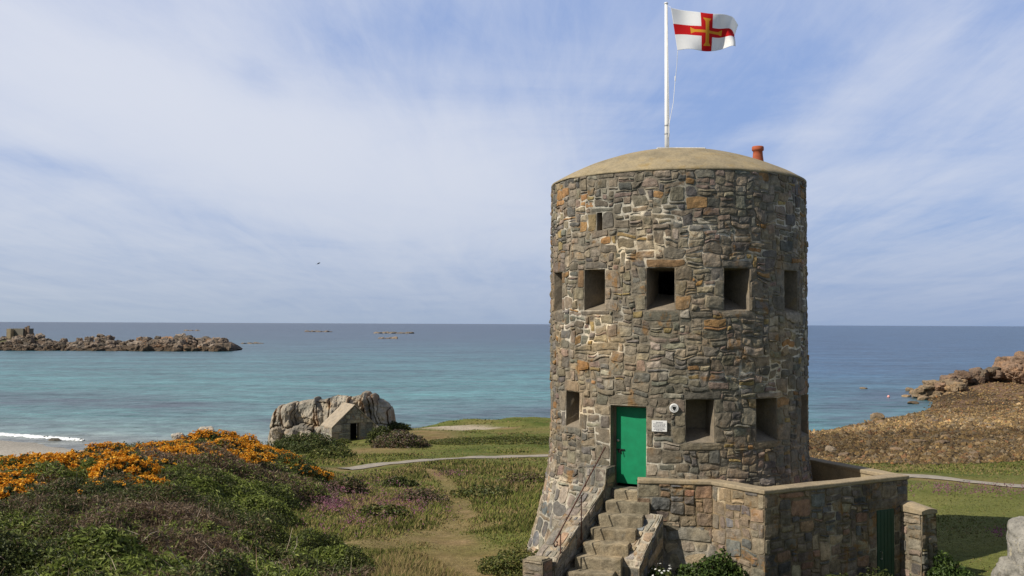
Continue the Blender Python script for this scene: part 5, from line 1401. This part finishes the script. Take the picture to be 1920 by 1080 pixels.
for k, (px, py, w, lb) in enumerate([(860, 832, 2.9, 'broad low bramble patch right of the trodden path, leftmost of three'), (930, 828, 3.0, 'broad low bramble patch, middle one of three on the far meadow'), (1000, 830, 2.6, 'broad low bramble patch nearest the tower on the far meadow')]):
    put_bush('bramble_patch', at(px, py, 55), (w, 2.4, .36), 5200, .13, MIXB+GREEN+GREEN, 20+k, lb, 'bush', 'low bramble patches on the far meadow', .5)
for k, (px, py, w, h, tab, lb) in enumerate([(648, 925, .75, .55, BRAMBLE+DEAD, 'dark heathery clump among purple flowers, left of the meadow'), (752, 912, .7, .38, BRAMBLE, 'dark green clump near the middle of the meadow, the upper one'), (793, 943, .9, .42, BRAMBLE+DEAD, 'dark clump flecked with purple beside the trodden trail'),
        (712, 972, .8, .4, BRAMBLE+GREEN, 'green clump low in the meadow with purple flowers around'), (905, 930, 1.2, .4, GREEN+BRAMBLE, 'long bright green clump right of the trodden trail'), (985, 905, 1.1, .4, GREEN+DEAD, 'greyish green clump close to the left foot of the tower')]):
    put_bush('meadow_clump', at(px, py, 20), (w, w*.8, h), 1500, .12, tab, 40+k, lb, 'bush', 'clumps of heath in the meadow', .5)
put_bush('grassy_mound', at(975, 1066, 16), (.85, .75, .40), 6500, .06, BRAMBLE+GREEN+GREEN, 60, 'dark grassy mound left of the lowest stair pier', 'mound', None, .4)
# at the foot of the walls
IVY = [((.045, .075, .018), 5), ((.065, .105, .022), 4), ((.03, .05, .014), 3), ((.10, .14, .035), 2)]
q0 = lerp(E_, A_, .35); nn = np.array([-.93, -.37])
put_bush('ivy_bush', (q0[0]+nn[0]*.25, q0[1]+nn[1]*.35, EYE-5.35), (.80, .45, .92), 4200, .085, IVY, 71, 'bright green bush at the foot of the sunlit terrace wall')
put_bush('ivy_bush', (3.45, 20.25, EYE-5.5), (.32, .3, .62), 1300, .08, IVY, 72, 'smaller green bush beside the daisies under the terrace wall')
bq2 = bp+nn_b if False else None
bb = np.array([A_[0], A_[1], 0])+t3*4.32+np.array([t3[1], -t3[0], 0])*.62
put_bush('ivy_bush', (bb[0], bb[1], EYE-5.55), (.72, .42, .80), 4600, .08, IVY, 73, 'bright green bush wrapped round the foot of the buttress')
for k, (s_, lb) in enumerate([(.5, 'dark shrub at the foot of the shaded terrace wall, nearest the corner'), (1.4, 'dark shrub in the middle of the foot of the shaded terrace wall'), (2.5, 'dark shrub at the foot of the shaded wall beside the store door')]):
    c0 = np.array([A_[0], A_[1], 0])+t3*s_+np.array([t3[1], -t3[0], 0])*.45
    put_bush('shrub', (c0[0], c0[1], EYE-5.5), (.6, .4, .62), 2200, .085, BRAMBLE, 74+k, lb, 'bush', 'shrubs along the shaded wall')
dz_ = thing('daisy_clump', (2.95, 19.75, EYE-5.4), 'clump of white daisies in the shadow beside the stair', 'flowers')
fol, st, _ = bush_parts((.42, .40, .78), 1700, .08, BRAMBLE+IVY, 79)
L_ = np.array([2.95, 19.75, EYE-5.45]); mk('foliage', fol[0]+L_, fol[1], M_LEAF, dz_, fol[2])
rg = np.random.default_rng(3); d = unit(rg.normal(size=(60, 3))+np.array([-.2, -.6, .8])); d[:, 2] = np.abs(d[:, 2]); pos = L_+d*np.array([.44, .42, .82])
for p_, n_ in zip(pos, d):
    a1_ = np.cross(n_, [0, 0, 1.0]); a1_ /= np.linalg.norm(a1_)+1e-6; a2_ = np.cross(n_, a1_)
    V = [p_+n_*.03+(a1_*math.cos(w)+a2_*math.sin(w))*(.028 if j % 2 else .016) for j, w in enumerate(np.linspace(0, 6.283, 13)[:-1])]
    mk('daisy', V, [tuple(range(12))], M_PETAL, dz_, np.broadcast_to((.8, .8, .76), (12, 3)))

# gorse in flower along the crest of the bank
GORSE = [((.030, .045, .014), 5), ((.045, .062, .018), 4), ((.06, .055, .025), 2)]
BLOOM = [((.62, .29, .022), 5), ((.72, .40, .05), 4), ((.46, .18, .014), 4), ((.62, .40, .11), 1)]
def gorse_proto(seed, rad, nl, nbq, cover):
    fol, st, _ = bush_parts(rad, nl, .12, GORSE, seed, .4)
    rg = np.random.default_rng(seed+500)
    d = unit(rg.normal(size=(nbq, 3))+np.array([0, 0, .55])); d[:, 2] = np.abs(d[:, 2]); R = 1+.4*fbm(d*2.1+seed, seed, 3)+.16*fbm(d*6+seed, seed+3, 2)
    k = vnoise(d*4.2+seed, seed+8)+.5*vnoise(d*9, seed+9) > cover; d, R = d[k], R[k]
    pos = np.repeat(d*R[:, None]*np.asarray(rad)*rg.uniform(.94, 1.1, (len(d), 1)), 4, 0); pos = pos+rg.normal(0, .035, pos.shape)
    ls = rg.uniform(.06, .125, len(pos))
    bl = leaves(pos, np.repeat(d, 4, 0)+rg.normal(0, .7, pos.shape), ls, ls*.85, pick(BLOOM, len(pos), rg, .2), rg)
    return fol, st, bl
protos = []
for k, (rad, cov) in enumerate([((1.25, 1.05, .80), -.22), ((1.5, 1.15, .66), .0), ((1.1, .95, .58), .2), ((1.3, 1.0, .7), .65)]):
    fol, st, bl = gorse_proto(80+k, rad, 2600, 1700, cov)
    protos.append([mkmesh for mkmesh in (fol, st, bl)])
spots = [(8, 868, 29, 0), (95, 864, 30, 1), (125, 868, 30.5, 2), (150, 856, 32, 1), (310, 838, 34, 0), (345, 838, 34.5, 1), (372, 846, 34, 2), (410, 844, 34, 1), (440, 848, 35, 1), (-10, 880, 28, 0), (52, 876, 28.6, 1), (90, 872, 29.2, 0), (30, 900, 27.2, 2), (38, 860, 29.5, 0), (72, 862, 29.8, 2), (20, 888, 28, 1), (110, 858, 31, 3), (135, 852, 32, 2), (165, 846, 33, 3), (200, 834, 34.5, 0), (188, 846, 33, 1), (225, 842, 34, 3), (245, 828, 35.5, 2), (180, 868, 30.5, 1), (212, 862, 31, 0), (236, 872, 30, 0), (262, 856, 31.5, 1),
         (275, 836, 34.5, 3), (300, 830, 35.5, 2), (322, 846, 33, 1), (330, 822, 37, 0), (358, 826, 36, 2), (372, 814, 38.5, 0), (400, 812, 38.6, 0), (428, 816, 38.4, 0), (392, 828, 36, 1), (420, 832, 36, 0), (448, 822, 38.5, 0), (455, 836, 36.5, 0), (474, 826, 39.5, 1), (488, 842, 38, 2), (500, 834, 40.5, 0), (520, 842, 41.0, 1), (532, 850, 41, 2), (268, 886, 28, 2), (222, 894, 27, 3), (300, 862, 31, 3), (350, 848, 33.5, 3), (148, 834, 34, 3), (285, 896, 26.5, 3), (560, 872, 40, 3), (583, 874, 41, 2)]
meshes = {}
rg = np.random.default_rng(12)
for k, (px, py, d, v_) in enumerate(spots):
    q_ = hit(px, py+6, 10, 60, .45)
    if q_[1] > d+3: q_ = P(px, py, d)
    loc = Vector((q_[0], q_[1], float(ground(q_[0], q_[1]))+.5*float(canopy(q_[0], q_[1]))-.08))
    t = bpy.data.objects.new('gorse_bush', None); COL.objects.link(t); t.location = loc; t.empty_display_size = .2
    lb = ['gorse bush smothered in orange blossom on the crest of the bank', 'gorse bush with patchy orange blossom on the crest of the bank', 'gorse bush with scattered orange blossom on the crest of the bank', 'mostly green gorse bush with a little orange blossom on the bank'][v_]
    tag(t, lb, 'gorse', 'gorse bushes along the crest of the bank')
    s_ = rg.uniform(.58, .86)*(.8 if v_ == 3 else 1); t.scale = (s_*rg.uniform(.9, 1.2), s_, s_*rg.uniform(.75, 1.0)); t.rotation_euler = (0, 0, rg.uniform(0, 6.28))
    for nm, mt_, j in (('foliage', M_LEAF, 0), ('stem', M_TWIG, 1), ('blossom', M_PETAL, 2)):
        if (v_, j) not in meshes:
            a = protos[v_][j]
            o = mk(nm, *( (a[0], a[1], mt_, None, a[2]) if j != 1 else (np.concatenate(a.v), a.f, mt_, None, np.concatenate(a.c))))
            meshes[(v_, j)] = o.data
        else:
            o = bpy.data.objects.new(nm, meshes[(v_, j)]); COL.objects.link(o)
        o.parent = t
# the single bright bush standing apart
